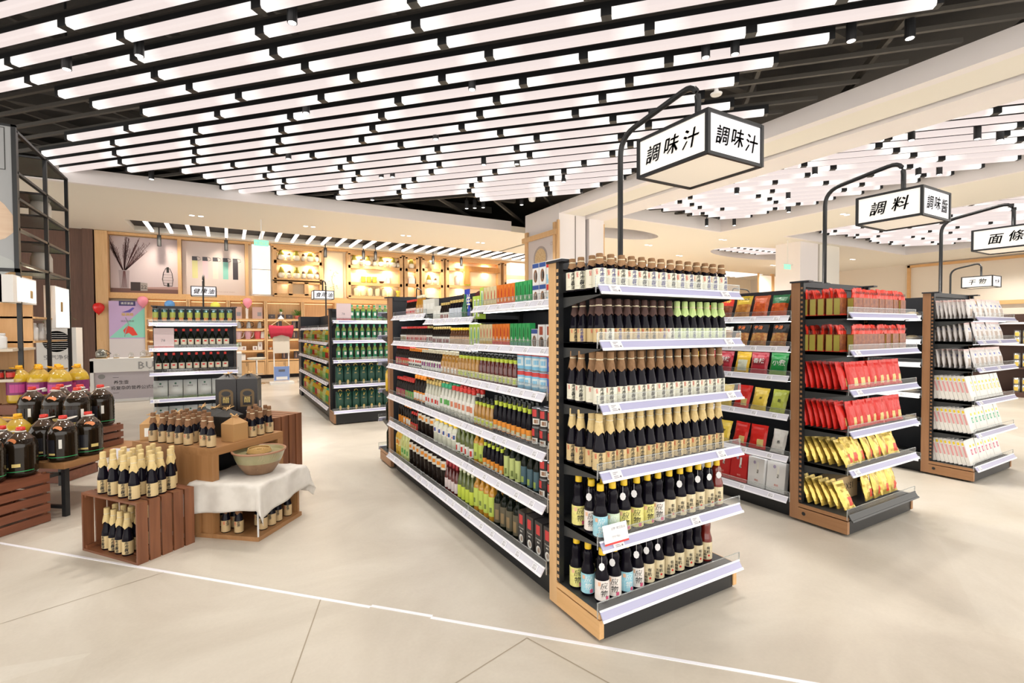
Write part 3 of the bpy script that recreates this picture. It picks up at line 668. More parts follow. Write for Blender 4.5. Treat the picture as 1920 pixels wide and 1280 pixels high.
soyrow(SOY['dark'], E1[1], 9, .0585, 'slim bottle with dark brown paper cap', 'second', leftcol=2, y=.07)
soyrow(SOY['green'], E1[1], 7, .0585, 'slim bottle with pale green paper cap', 'second', start=9, y=.07)
soyrow(SOY['kraft'], E1[2], 14, .0655, 'soy sauce bottle with kraft paper cap', 'third', leftcol=2, xs=.045, y=.05)
soyrow(SOY['gold'], E1[3], 14, .0655, 'soy sauce bottle with gold paper cap', 'fourth', leftcol=2, xs=.045, y=.055)
names = {id(VY): 'yellow label', id(VB): 'sky blue label', id(VP): 'pink and white label', id(VG): 'mint label', id(VT): 'wheat coloured label', id(VR): 'red vinegar'}
def vin(seq, z, shelf, x0, y, sp, row, dy=0):
    for i, V in enumerate(seq):
        if V is None: continue
        tg = 1 if rr.random() < .4 else 0
        place(V[tg], (X0+x0+i*sp+rr.uniform(-.003, .003), Y0+y+dy*i+rr.uniform(-.004, .004), q_(z)), f'yellow capped dark bottle with {names[id(V)]}, {nth(i+1)} from post, {row}, {shelf} shelf', 'bottle', rz=rr.uniform(-.85, -.4), group='yellow capped bottles on the '+shelf+' shelf')
vin([VB, VG, VY, VY, VY, VP, VT, VT, VT, VT, VT, VR], E1[4], 'fifth', .06, .065, .077, 'front row')
vin([VP, VY, VY, VY, VG, VY, VP, VT, VT, VT, VT], E1[4], 'fifth', .07, .145, .077, 'second row')
vin([VY, VP, VY, VY], E1[4], 'fifth', .06, .225, .077, 'third row')
vin([VP, VP, VB, VP, VT, VT, VT, VT, VT, VT, VR], E1[5], 'bottom', .085, .085, .079, 'front row', .003)
vin([VB, VY, VP, VT, VT, VT, VT, VT, VT, VT], E1[5], 'bottom', .07, .168, .083, 'second row')
vin([VY, VT, VT, VT, VT, VT], E1[5], 'bottom', .06, .25, .085, 'third row')
a = MB(); a.hexa([(0, 0, 0), (.145, 0, 0), (.145, .002, 0), (0, .002, 0), (0, .02, .085), (.145, .02, .085), (.145, .022, .085), (0, .022, .085)], clear('card_sleeve', (.9,.9,.92), .75))
a.hexa([(0, -.001, 0), (.145, -.001, 0), (.145, .0, 0), (0, .0, 0), (0, .0015, .008), (.145, .0015, .008), (.145, .0025, .008), (0, .0025, .008)], RED)
text(a, '19.90', .024, C('print_grey', (.2,.2,.22)), lambda x, z: (.07+x, -.004+(.02+z)*.235, .022+z)); text(a, '应物 黑豆酱油', .014, C('print_grey', (.2,.2,.22)), lambda x, z: (.09+x, -.004+(.064+z)*.235, .06+z))
tag(a.build('price_card', loc=(X0+.01, Y0-.03, E1[4]+.0)), 'white price card reading 19.90 on the fifth shelf of the soy sauce unit', 'price card')
# ------------------------------------------------------------------ generic bottles, cans, cartons for the gondola sides
def bot(nm, h, r, nr, body, labm, capm, lab=(.1, .5), cap=.86, sh=(.5, .76), deco=None, n=14, neck=None):
    b_ = MB(); m1 = body; b_.lathe([(r*.94, 0), (r, h*.015), (r, h*sh[0]), (r*.85, h*(sh[0]*.6+sh[1]*.4)), (nr, h*sh[1]), (nr, h*cap)], body, n)
    l_ = MB(); l_.arc(r+.0006, h*lab[0], h*lab[1], -1.15, 1.15, labm, 8)
    if deco:
        for (za, zb, aa, ab, m) in deco: l_.arc(r+.0012, h*za, h*zb, aa, ab, m, 4)
    if neck: l_.lathe([(nr+.001, h*neck[0]), (nr*1.05+.001, h*neck[1])], neck[2], n, cap=False)
    c_ = MB(); c_.lathe([(nr*1.15, h*cap), (nr*1.18, h*(cap+.01)), (nr*1.15, h*.99), (nr*.9, h)], capm, n)
    return [(nm, b_.mesh(nm+'_body', True)), ('label', l_.mesh('label')), ('cap', c_.mesh('cap', True))]
def flat(T, nm):    # far copies carry everything in one mesh
    mb = MB()
    for _, me, in T:
        off = [tuple(v.co) for v in me.vertices]; 
        b = len(mb.v); mb.v += off
        for p in me.polygons: mb.f.append(tuple(b+i for i in p.vertices)); mb.m.append(mb.mi(me.materials[p.material_index]))
    return [(nm, mb.mesh(nm, True))]
def can(nm, h, r, col, top, deco):
    b_ = MB(); b_.lathe([(r*.95, 0), (r, .004), (r, h-.004), (r*.95, h)], [C('tin_metal', (.5,.5,.52), .3, metal=.8), col, C('tin_metal', (.5,.5,.52), .3, metal=.8)], 18)
    l_ = MB(); l_.lathe([(r+.0004, h*.72), (r+.0004, h*.93)], top, 18, cap=False)
    for (za, zb, aa, ab, m) in deco: l_.arc(r+.001, h*za, h*zb, aa, ab, m, 5)
    return [(nm, b_.mesh(nm, True)), ('label', l_.mesh('label'))]
def ellipse(mb, cx, cz, rx, rz, y, m, n=14): mb.add([(cx+rx*math.cos(2*PI*i/n), y, cz+rz*math.sin(2*PI*i/n)) for i in range(n)], [tuple(range(n))], m)
def carton(nm, w_, d_, h, side, deco=None, words=None, gable=False):
    b_ = MB(); b_.box(-w_/2, -d_/2, 0, w_/2, d_/2, h, side); l_ = MB(); y = -d_/2-.0008
    for (x0, x1, z0, z1, m) in (deco or []): l_.quad((x0*w_/2, y, z0*h), (x1*w_/2, y, z0*h), (x1*w_/2, y, z1*h), (x0*w_/2, y, z1*h), m)
    for wd in (words or []):
        if wd[0] == 'o': ellipse(l_, wd[1]*w_/2, wd[2]*h, wd[3]*w_/2, wd[4]*h, y-.0006, wd[5])
        else: text(l_, wd[0], wd[1], wd[4], lambda a_, b__: (wd[2]*w_/2+a_, y-.001, wd[3]*h+b__), bold=.012)
    T = [(nm, b_.mesh(nm))]
    if l_.v: T.append(('label', l_.mesh('label')))
    return T
AMB = C('amber_oil', (.42, .2, .02), .1, coat=.4); YEL = C('golden_oil', (.72, .45, .03), .12, coat=.4); LGO = C('lime_drink', (.62, .66, .25), .15, coat=.3)
CLEARB = C('clear_vinegar', (.5, .5, .4), .1, coat=.4); GRNB = C('green_glass', (.09, .12, .02), .08, coat=.5); REDB = C('ruby_sauce', (.1, .006, .006), .1, coat=.4); OLIVE = C('olive_black_glass', (.006, .009, .005), .12, spec=.16)
cR = C('cap_red', (.6, .03, .02), .35); cK = C('cap_black', (.01, .012, .01), .35); cG = C('cap_gold', (.55, .4, .13), .3, metal=.4); cO = C('cap_orange', (.8, .25, .01), .35); cC = C('cap_cream', (.72, .66, .48), .4); cGr = C('cap_green', (.03, .35, .16), .35); cPk = C('cap_pink', (.7, .14, .16), .4); cY = YCAP
lW = PAPER; lMag = C('label_magenta', (.4, .03, .09)); lOr = C('label_orange', (.8, .28, .02)); lLime = C('label_lime', (.55, .66, .06)); lRed = C('label_red', (.55, .03, .02)); lGr = C('label_green', (.1, .38, .08)); lKh = C('label_khaki', (.4, .3, .14))
G = {
 'cocobox': carton('coconut_milk_carton', .064, .05, .125, C('carton_white', (.78,.78,.78)), [(-1, 1, .78, .98, C('print_navy', (.03,.08,.3)))], [('o', 0, .4, .6, .3, C('print_brown', (.25,.12,.06))), ('o', .1, .4, .4, .2, C('carton_white', (.78,.78,.78)))]),
 'redmilk': carton('coconut_cream_carton', .064, .05, .125, C('carton_white', (.78,.78,.78)), [(-1, 1, .7, .95, RED), (-1, 1, 0, .4, C('print_sky', (.3,.55,.72)))], [('o', 0, .35, .6, .25, C('carton_white', (.78,.78,.78)))]),
 'whitetall': carton('coconut_water_carton', .07, .055, .15, C('carton_white', (.78,.78,.78)), [(-.6, .4, .6, .92, C('print_darkred', (.35,.06,.03)))], [('o', 0, .3, .7, .24, C('print_brown', (.25,.12,.06))), ('o', .1, .3, .55, .18, C('carton_white', (.78,.78,.78)))]),
 'pepgreen': carton('green_pepper_sauce_box', .04, .04, .16, C('box_green', (.03,.36,.1)), [(-1, 1, 0, .28, C('box_teal', (.05,.28,.2)))], [('GREEN', .0125, 0, .1, PAPER), ('o', 0, .62, .35, .24, C('print_leafdark', (.01,.16,.04))), ('o', 0, .4, .3, .09, PAPER)]),
 'pepred': carton('red_pepper_sauce_box', .04, .04, .16, C('box_orange', (.78,.2,.02)), [(-1, 1, 0, .28, C('box_red', (.6,.05,.04)))], [('TABASCO', .011, 0, .12, PAPER), ('o', 0, .62, .3, .24, C('print_chili', (.5,.03,.01))), ('o', 0, .4, .3, .09, PAPER)]),
 'pepyel': carton('garlic_pepper_sauce_box', .04, .04, .16, C('box_cream', (.72,.62,.36)), [(-1, 1, 0, .28, C('box_mustard', (.62,.42,.1)))], [('Garlic', .014, 0, .12, RED), ('o', 0, .62, .25, .22, C('print_chili', (.5,.03,.01)))]),
 'limebox': carton('lime_green_sauce_box', .05, .05, .165, C('box_lime', (.5,.7,.1)), [(-.2, .9, .1, .85, PAPER)], [('o', .3, .5, .3, .3, C('box_green', (.03,.36,.1)))]),
 'bluecan': can('coconut_milk_can', .115, .037, C('can_blue', (.2, .5, .72)), C('can_red', (.6,.04,.04)), [(.2, .62, -.8, .8, C('can_palecircle', (.65,.75,.78))), (.3, .52, -.4, .4, C('can_blue', (.2,.5,.72)))]),
 'navycan': can('coconut_cream_can', .115, .037, C('can_navy', (.02, .07, .42)), C('can_red', (.6,.04,.04)), [(.3, .5, -.4, .4, PAPER)]),
 'blackcan': can('black_coconut_milk_can', .11, .037, C('can_black', (.015, .012, .012)), C('can_black2', (.02,.012,.012)), [(.55, .92, -.7, .1, C('can_red', (.6,.04,.04))), (.15, .45, -.6, .6, PAPER), (.2, .4, -.4, .3, C('coco_brown', (.3,.15,.08)))]),
 'wine': bot('grape_vinegar_bottle', .19, .024, .012, REDB, C('label_limewhite', (.62,.6,.4)), cK, (.06, .3), deco=[(.1, .24, -.5, .3, lLime)], neck=(.72, .86, lLime)),
 'winegold': bot('apple_vinegar_bottle', .19, .024, .012, AMB, C('label_limewhite', (.62,.6,.4)), cK, (.06, .3), deco=[(.1, .24, -.5, .3, lLime)], neck=(.72, .86, lLime)),
 'wineblack': bot('balsamic_vinegar_bottle', .235, .024, .012, GLASSD, lOr, cK, (.08, .34), deco=[(.1, .2, -.6, .6, C('label_limewhite', (.7,.75,.4)))], neck=(.72, .88, lLime)),
 'jar': bot('honey_coloured_sauce_bottle', .18, .03, .017, AMB, C('label_tanpink', (.6,.4,.25)), cC, (.05, .35), deco=[(.1, .3, -.3, .3, lW)]),
 'whitelab': bot('soy_seasoning_bottle', .18, .025, .013, PLASD, lW, cO, (.05, .5), deco=[(.3, .42, -.4, .4, cR), (.12, .2, -.5, .5, INK)]),
 'whitelab2': bot('seafood_soy_bottle', .18, .025, .013, PLASD, lW, cC, (.05, .5), deco=[(.2, .4, -.1, .6, C('print_violet', (.25,.04,.2))), (.3, .42, -.7, -.3, lGr)]),
 'mag': bot('dark_soy_bottle', .195, .026, .0125, PLASD, lMag, cR, (.05, .42), deco=[(.1, .36, -.25, .25, lKh)]),
 'redlab': bot('light_soy_bottle', .195, .026, .0125, PLASD, lRed, cR, (.05, .42), deco=[(.15, .3, -.4, .4, lKh)]),
 'grnlab': bot('low_salt_soy_bottle', .195, .026, .0125, PLASD, lGr, cR, (.05, .42), deco=[(.1, .36, -.3, .3, lKh)]),
 'tiny': bot('small_seasoning_bottle', .15, .021, .011, PLASD, C('label_pinkish', (.7,.5,.45)), cR, (.05, .45), deco=[(.15, .3, -.4, .4, cR)]),
 'tinygold': bot('small_fish_sauce_bottle', .15, .021, .011, PLASD, lW, cG, (.05, .45), deco=[(.12, .34, -.5, .5, C('print_stripe', (.3,.1,.1)))]),
 'tinyyel': bot('small_yellow_capped_bottle', .14, .02, .011, C('brown_sauce', (.12,.04,.01), .15), C('label_tanpink', (.6,.4,.25)), cY, (.05, .5)),
 'tinypink': bot('small_pink_capped_bottle', .15, .021, .011, PLASD, lW, cPk, (.05, .45), deco=[(.12, .34, -.5, .5, lKh)]),
 'darkgold': bot('oyster_sauce_bottle', .16, .024, .013, GLASSD, C('label_paleblue', (.55,.6,.68)), cG, (.08, .6)),
 'orangecap': bot('orange_capped_soy_bottle', .25, .033, .016, PLASD, lOr, cO, (.08, .42), deco=[(.14, .36, -.6, .4, lW)]),
 'white5': bot('rice_vinegar_bottle', .23, .030, .015, CLEARB, lW, cG, (.08, .5), deco=[(.2, .35, -.3, .3, cR)]),
 'clearred': bot('white_vinegar_bottle', .23, .031, .016, C('clear_pale', (.6,.6,.52), .12, coat=.3), lW, cR, (.2, .6), deco=[(.3, .48, -.5, .5, C('print_salmon', (.65,.22,.12)))]),
 'cleargrn': bot('aged_white_vinegar_bottle', .23, .031, .016, C('clear_pale', (.6,.6,.52), .12, coat=.3), lW, cGr, (.2, .6), deco=[(.3, .48, -.5, .5, lGr)]),
 'jug': bot('white_rice_wine_jug', .235, .043, .02, C('frosted_plastic', (.66,.67,.55), .25, coat=.2), lW, cY, (.4, .66), sh=(.7, .84), deco=[(.45, .6, -.2, .3, C('print_navy', (.03,.08,.3))), (.48, .54, -.6, -.3, cR)]),
 'greenwine': bot('green_cooking_wine_bottle', .28, .034, .013, GRNB, lW, cG, (.08, .35), sh=(.5, .72), cap=.88, deco=[(.12, .28, -.3, .3, cR)]),
 'olive': bot('dark_olive_oil_bottle', .275, .029, .013, OLIVE, C('label_oliveblue', (.05,.11,.14)), cK, (.1, .55), sh=(.62, .78), deco=[(.15, .3, -.4, .4, C('label_oliveleaf', (.3,.4,.08)))]),
 'olivegreen': bot('avocado_oil_bottle', .275, .029, .013, OLIVE, C('label_yellowgreen', (.5,.58,.2)), cK, (.08, .62), sh=(.65, .8), deco=[(.15, .3, -.3, .3, C('label_avocado', (.15,.2,.04)))]),
 'olivegold': bot('gold_capped_olive_oil_bottle', .265, .034, .014, OLIVE, C('label_darkkhaki', (.1,.085,.05)), cG, (.08, .55), sh=(.62, .76), deco=[(.15, .4, -.4, .4, C('label_bronze', (.25,.17,.08)))]),
 'amberoil': bot('amber_walnut_oil_bottle', .27, .032, .013, C('amber_oil2', (.5,.24,.02), .1, coat=.4), C('label_limegreen', (.5,.62,.1)), cK, (.12, .6), sh=(.64, .78), deco=[(.22, .34, -.3, .3, C('label_avocado', (.15,.2,.04)))]),
 'slimgreen': bot('slim_green_sparkling_bottle', .27, .028, .012, GRNB, lLime, cK, (.05, .4), sh=(.42, .75), neck=(.78, .9, C('neck_white', (.75,.78,.55)))),
 'redtop': bot('red_capsule_wine_bottle', .25, .026, .0115, REDB, C('label_pinkwhite2', (.7,.6,.6)), C('capsule_red', (.35,.02,.03), .3), (.08, .38), cap=.78, sh=(.45, .66)),
 'bigdark': bot('large_dark_soy_jar_bottle', .275, .044, .016, PLASD, C('label_ivory', (.74,.7,.6)), cR, (.5, .76), sh=(.77, .9), cap=.93, deco=[(.52, .74, -.9, -.72, C('print_wine', (.35,.03,.05))), (.57, .68, -.3, .5, lOr)]),
 'lime': bot('lime_coloured_oil_bottle', .27, .037, .016, LGO, C('label_fresh', (.6,.75,.3)), cY, (.12, .45), sh=(.6, .84), cap=.9, deco=[(.2, .36, -.4, .2, lGr)]),
 'yellowoil': bot('golden_oil_bottle', .28, .036, .015, YEL, C('label_sun', (.78,.68,.3)), cY, (.35, .62), sh=(.65, .86), cap=.9, deco=[(.4, .55, -.3, .3, cO)]),
 'darkorange': bot('dark_soy_bottle_with_orange_label', .285, .037, .016, PLASD, lOr, cO, (.06, .35), sh=(.62, .84), cap=.9),
 'blackcarton': carton('coconut_milk_gift_carton', .075, .075, .195, C('carton_charcoal', (.03,.027,.027), .3), [(-.6, .4, .62, .9, C('can_red', (.6,.04,.04)))], [('Coconut', .014, 0, .48, PAPER), ('Milk', .014, 0, .38, PAPER), ('o', 0, .18, .6, .13, PAPER), ('o', .1, .19, .35, .08, C('coco_brown', (.3,.15,.08)))]),
 'bag': carton('white_powder_bag', .07, .05, .13, C('milky_bag', (.62,.62,.57), .3), [(-.7, .7, .3, .7, C('milky_bag2', (.72,.72,.68)))]),
}
DESC = {'cocobox': 'white coconut carton with navy band', 'redmilk': 'coconut carton with sky blue base', 'whitetall': 'tall white coconut carton', 'pepgreen': 'green pepper sauce box', 'pepred': 'orange and red pepper sauce box', 'pepyel': 'cream garlic sauce box', 'limebox': 'lime green box', 'bluecan': 'sky blue can with red band', 'navycan': 'navy blue can with red band', 'blackcan': 'black coconut milk can', 'wine': 'ruby bottle with lime neck band', 'winegold': 'amber bottle with lime neck band', 'wineblack': 'black bottle with orange label', 'jar': 'amber bottle with cream cap', 'whitelab': 'white labelled bottle with orange cap', 'whitelab2': 'white labelled bottle with cream cap', 'mag': 'dark bottle with magenta label', 'redlab': 'dark bottle with red label', 'grnlab': 'dark bottle with green label', 'tiny': 'small red capped bottle', 'tinygold': 'small gold capped bottle', 'tinyyel': 'small yellow capped bottle', 'tinypink': 'small pink capped bottle', 'darkgold': 'dark gold capped bottle', 'orangecap': 'dark bottle with orange cap', 'white5': 'clear bottle with gold cap', 'clearred': 'clear bottle with red cap', 'cleargrn': 'clear bottle with green cap', 'jug': 'white jug with yellow cap', 'greenwine': 'green bottle with gold cap', 'olive': 'black olive oil bottle', 'olivegreen': 'black bottle with yellow green label', 'olivegold': 'black bottle with gold cap', 'amberoil': 'amber oil bottle with lime label', 'slimgreen': 'slim green bottle', 'redtop': 'wine bottle with red capsule', 'bigdark': 'large dark bottle with ivory label', 'lime': 'pale green oil bottle', 'yellowoil': 'golden oil bottle', 'darkorange': 'tall dark bottle with orange label', 'blackcarton': 'charcoal coconut carton', 'bag': 'milky white bag'}
WID = {'cocobox': .068, 'redmilk': .068, 'whitetall': .074, 'pepgreen': .046, 'pepred': .046, 'pepyel': .046, 'limebox': .056, 'bluecan': .077, 'navycan': .077, 'blackcan': .077, 'wine': .056, 'winegold': .056, 'wineblack': .056, 'jar': .066, 'whitelab': .056, 'whitelab2': .056, 'mag': .057, 'redlab': .057, 'grnlab': .057, 'tiny': .046, 'tinygold': .046, 'tinyyel': .045, 'tinypink': .046, 'darkgold': .054, 'orangecap': .074, 'white5': .067, 'clearred': .069, 'cleargrn': .069, 'jug': .092, 'greenwine': .075, 'olive': .067, 'olivegreen': .067, 'olivegold': .078, 'amberoil': .074, 'slimgreen': .066, 'redtop': .062, 'bigdark': .096, 'lime': .084, 'yellowoil': .082, 'darkorange': .084, 'blackcarton': .086, 'bag': .078}
HGT = {'cocobox': .126, 'redmilk': .126, 'whitetall': .151, 'bluecan': .116, 'navycan': .116, 'blackcan': .111}
CATS = lambda nm: 'can' if 'can' in nm.split('_') else 'carton' if 'carton' in nm or 'box' in nm else 'bag' if 'bag' in nm else 'bottle'
def sides(level, zs, off, items, rows, bays=3, y0=SIDE_Y0+.02, y1=SIDE_Y1, xf=1.455, name='sauce gondola', end='soy sauce unit'):
    """items near to far: (key, count, stack)"""
    y = y0; ordn = {}
    bl = (y1-y0)/bays
    for it in items:
        key, n = it[0], it[1]; st = it[2] if len(it) > 2 else 1; w_ = WID[key]; T = G[key]; nr = it[3] if len(it) > 3 else rows
        for i in range(n):
            if y+w_ > y1: break
            k = min(bays-1, int((y+w_/2-SIDE_Y0)/.97)); z = zs[k]; ordn[key] = ordn.get(key, 0)+1
            for j in range(nr):
                for s in range(st):
                    wh = '' if j == 0 else f', {nth(j+1)} row back'
                    sk = '' if st == 1 else (', lower' if s == 0 else ', upper')
                    place(T, (xf+off+.045+w_/2+j*w_*1.03, y+w_/2, z+.0025+s*HGT.get(key, .16)), f'{DESC[key]}, {nth(ordn[key])} beyond post{wh}{sk}, gondola {level} level', CATS(T[0][0]), rz=R(-90)+((.02 if 'box' in T[0][0] or 'carton' in T[0][0] else rr.uniform(.1, .7))), group=f'{DESC[key]} on the {level} level', sc=(.87 if level == 'fifth' and 'can' not in key else None))
            y += w_*(1.0+rr.uniform(.01, .09))
sides('top', L1[0][0], .05, [('redmilk', 2, 2, 1), ('cocobox', 2, 2, 1), ('pepgreen', 4), ('pepred', 5), ('pepyel', 4), ('limebox', 3)], 1)
sides('top', L1[0][0], .05, [('darkgold', 5, 1, 2), ('tinygold', 4, 1, 2), ('bag', 5, 1, 1), ('jar', 3, 1, 1), ('tiny', 6, 1, 2)], 1, y0=3.45)
sides('second', L1[1][0], .05, [('whitetall', 3, 1, 1), ('cocobox', 1, 1), ('pepgreen', 5), ('pepred', 5), ('pepyel', 4), ('limebox', 3), ('tinyyel', 8), ('tinygold', 11), ('tiny', 12), ('tinypink', 9), ('darkgold', 5)], 1)
sides('third', L1[2][0], 0, [('navycan', 1, 2), ('bluecan', 4, 2), ('wine', 9), ('winegold', 6), ('jar', 5), ('whitelab2', 8), ('whitelab', 6), ('redlab', 4), ('mag', 5), ('grnlab', 3)], 2)
sides('fourth', L1[3][0], 0, [('blackcan', 3, 2), ('wineblack', 8), ('winegold', 5), ('clearred', 6), ('cleargrn', 3), ('white5', 5), ('orangecap', 4), ('grnlab', 4), ('mag', 6)], 2)
sides('fifth', L1[4][0], 0, [('blackcan', 2, 2), ('olive', 3), ('olivegreen', 3), ('wineblack', 5), ('amberoil', 2), ('greenwine', 4), ('jug', 5), ('bigdark', 4), ('redlab', 3), ('orangecap', 3), ('darkorange', 3)], 2)
sides('bottom', L1[5][0], -.01, [('blackcarton', 4, 1, 1), ('olivegold', 4), ('amberoil', 4), ('slimgreen', 4), ('redtop', 4), ('bigdark', 9), ('lime', 3), ('yellowoil', 3), ('darkorange', 3)], 2)
# ------------------------------------------------------------------ pouches, bags
def pouch(nm, w_, h, t, m, lab=None, head=None, words=None, seed=0, nx=8, nz=10, crumple=.004):
    """pillow pouch standing on z=0, front faces -Y; lab = list of (x0,x1,z0,z1,mat) in unit coords; head = (z0, mat)"""
    r_ = random.Random(seed); mb = MB(); P = {}
    for s in (-1, 1):
        for j in range(nz+1):
            for i in range(nx+1):
                u = i/nx*2-1; v = j/nz
                bulge = t*(max(0, 1-u**4))**.7*(max(0, math.sin(PI*min(1, v*1.12))))**.6 if v < .9 else t*.12
                if v == 0: bulge = t*.25
                x = u*w_/2*(1-.04*math.sin(PI*v)); y = s*(bulge/2+.0008)+r_.uniform(-1, 1)*crumple*.5*(0 < v < 1)
                P[(s, i, j)] = (x+r_.uniform(-1, 1)*.0015, y+.01*math.sin(v*3+seed)*.3, v*h+r_.uniform(-1, 1)*.002*(j > 0))
    for s in (-1, 1):
        for j in range(nz):
            for i in range(nx):
                uc = (i+.5)/nx*2-1; vc = (j+.5)/nz; mm = m
                if head and vc > head[0]: mm = head[1]
                if lab and s == -1:
                    for (x0, x1, z0, z1, lm) in lab:
                        if x0 < uc < x1 and z0 < vc < z1: mm = lm
                q = [P[(s, i, j)], P[(s, i+1, j)], P[(s, i+1, j+1)], P[(s, i, j+1)]]
                mb.add(q if s == -1 else q[::-1], [(0, 1, 2, 3)], mm)
    for j in range(nz):
        for i in (0, nx):
            q = [P[(1, i, j)], P[(-1, i, j)], P[(-1, i, j+1)], P[(1, i, j+1)]]; mb.add(q if i == 0 else q[::-1], [(0, 1, 2, 3)], m)
    T = [(nm, mb.mesh(nm, True))]
    if words:
        l_ = MB()
        for (s_, sz, cx, z, wm) in words: text(l_, s_, sz, wm, lambda a, b: (cx*w_/2+a, -(t*(max(0, 1-((cx*w_/2+a)/(w_/2))**4))**.7*(max(0, math.sin(PI*min(1, (z*h+b)/h*1.12))))**.6/2+.0045 if (z*h+b)/h < .9 else t*.06+.004), z*h+b), bold=.012)
        T.append(('lettering', l_.mesh('lettering')))
    return T
FRED = C('foil_red', (.6, .02, .014), .36, spec=.35); FGOLD = C('foil_gold', (.68, .5, .11), .26, metal=.45, spec=.7); FYEL = C('foil_yellow', (.85, .62, .08), .3); FLIME = C('foil_lime', (.55, .62, .1), .3)
LGOLD = C('label_gold', (.7, .55, .2), .4); HOTP = C('hotpot_block', (.13, .02, .008), .4, noise=(.3, .085, .02), nscale=28); SIDEY = C('packet_olive', (.35, .3, .06), .3)
HRED = C('header_red', (.7, .04, .02), .3); MILK = C('milky_pouch', (.66, .63, .62), .3, spec=.6); WHP = C('white_pack', (.78, .76, .72), .4)
RP = [pouch('red_foil_pouch', .125, .2, .03, FRED, [(0, .75, .1, .4, LGOLD)], seed=k) for k in range(3)]
GP = [pouch('gold_foil_pouch', .135, .2, .035, FGOLD, [(.1, .75, .1, .4, C('label_scarlet', (.72,.07,.03), .4))], seed=10+k, crumple=.006) for k in range(3)]
def hotbag(seed):
    mb = MB(); r_ = random.Random(seed); w_, d_ = .11, .045
    mb.box(-w_/2, -d_/2, .008, w_/2, d_/2, .125, HOTP); mb.box(-w_/2-.002, -d_/2+.004, .004, -w_/2, d_/2-.004, .12, SIDEY); mb.box(-w_/2, -d_/2-.001, 0, w_/2, d_/2, .012, HRED)
    hd = MB(); n = 8; vs = []; k1 = r_.uniform(-.01, .012)
    for i in range(n+1):
        u = i/n*2-1; vs.append((u*w_/2*1.04, -d_/2*(.6)+r_.uniform(-.004, .004), .122)); 
    for i in range(n+1):
        u = i/n*2-1; vs.append((u*w_/2*1.1, -.012-k1*.5+r_.uniform(-.006, .006), .155+r_.uniform(-.004, .004)))
    for i in range(n+1):
        u = i/n*2-1; vs.append((u*w_/2*1.12, .0-k1+r_.uniform(-.006, .006), .19+r_.uniform(-.006, .008)))
    fs = [(j*(n+1)+i, j*(n+1)+i+1, (j+1)*(n+1)+i+1, (j+1)*(n+1)+i) for j in range(2) for i in range(n)]
    hd.add(vs, fs, HRED); hd.add([(x, y+.006, z) for x, y, z in vs], [f[::-1] for f in fs], HRED)
    lt = MB(); text(lt, '老火锅底料', .021, INK, lambda a, b: (a, -.016-k1*.55-(b)*.2-.0065, .152+b), bold=.012)
    return [('hotpot_base_bag', mb.mesh('hotpot_block')), ('bag_header', hd.mesh('bag_header')), ('lettering', lt.mesh('lettering'))]
HB = [hotbag(k) for k in range(3)]
X2, Y2 = 3.70, 1.77
def faced(T, z, n, x0, sp, y, desc, shelf, unit, cat='bag', rx=0, ry=0, rows=1, dy=.05, grp=None, jz=.1, rz0=0, x_base=X2, y_base=Y2, ref='brown post', sc=None):
    for j in range(rows):
        for i in range(n):
            place(rr.choice(T) if isinstance(T[0], list) else T, (x_base+x0+i*sp+rr.uniform(-.002, .002), y_base+y+j*dy, z+.001+abs(math.sin(rx))*.016), f'{desc}, {nth(i+1)} from {ref}' + ('' if rows == 1 else ', front' if j == 0 else f', {nth(j+1)} back')+f', {shelf} shelf, {unit}', cat, rz=rz0+rr.uniform(-jz, jz), rx=rx+(rr.uniform(-.02, .02) if rx else 0), ry=ry, group=grp or f'{desc} on the {shelf} shelf of {unit}', sc=sc)
# two shelves of hotpot base blocks: a file seen edge-on beside the post, then a faced row
for sh, z, nm in ((0, E2[0], 'top'), (1, E2[1], 'second')):
    for i in range(5):
        place(HB[i % 3], (X2+.085+i*.006, Y2+.325-i*.053, z+.001), f'red headed hotpot base bag edge-on by the brown post, {nth(i+1)} from the back, {nm} shelf', 'bag', rz=rr.uniform(-.08, .08)+.1, group='hotpot bags filed by the post, '+nm+' shelf')
    faced(HB, z, 7, .2, .113, .06, 'hotpot base bag with red header', nm, 'red unit', jz=.12)
for sh, z, nm in ((2, E2[2], 'third'), (3, E2[3], 'fourth')):
    for i in range(7):
        place(RP[i % 3], (X2+.095+i*.005, Y2+.305-i*.038, z+.006), f'red foil pouch leaning by the brown post, {nth(i+1)} from the back, {nm} shelf', 'pouch', rx=-.25+rr.uniform(-.02, .02), rz=rr.uniform(-.03, .03), group='red pouches filed by the post, '+nm+' shelf')
    faced(RP, z+.004, 8, .19, .096, .055, 'red foil pouch with gold label', nm, 'red unit', 'pouch', rx=-.2, jz=.15, sc=.98)
for sh, z, nm in ((4, E2[4], 'fifth'), (5, E2[5], 'bottom')):
    for i in range(6):
        place(GP[i % 3], (X2+.1+i*.012, Y2+.29-i*.046, z+.008), f'gold foil pouch leaning by the brown post, {nth(i+1)} from the back, {nm} shelf', 'pouch', rx=-.36-.02*i, rz=rr.uniform(-.05, .08), group='gold pouches filed by the post, '+nm+' shelf')
    if nm == 'fifth': faced(GP, z+.004, 6, .23, .12, .07, 'gold foil pouch with red label', nm, 'red unit', 'pouch', rx=-.35, jz=.2)
    else: faced(GP, z+.004, 4, .5, .125, .09, 'gold foil pouch with red label', nm, 'red unit', 'pouch', rx=-.2, jz=.2)
a = MB(); KB = C('cardboard_plain', (.5, .36, .2), .7); a.box(0, 0, 0, .3, .13, .17, KB); text(a, '15X1L', .07, INK, lambda x, z: (.15-x, -.001, .12-z))
tag(a.build('cardboard_box', loc=(X2+.26, Y2+.2, E2[5]+.001)), 'upside down printed cardboard box behind gold pouches on the bottom shelf', 'box')
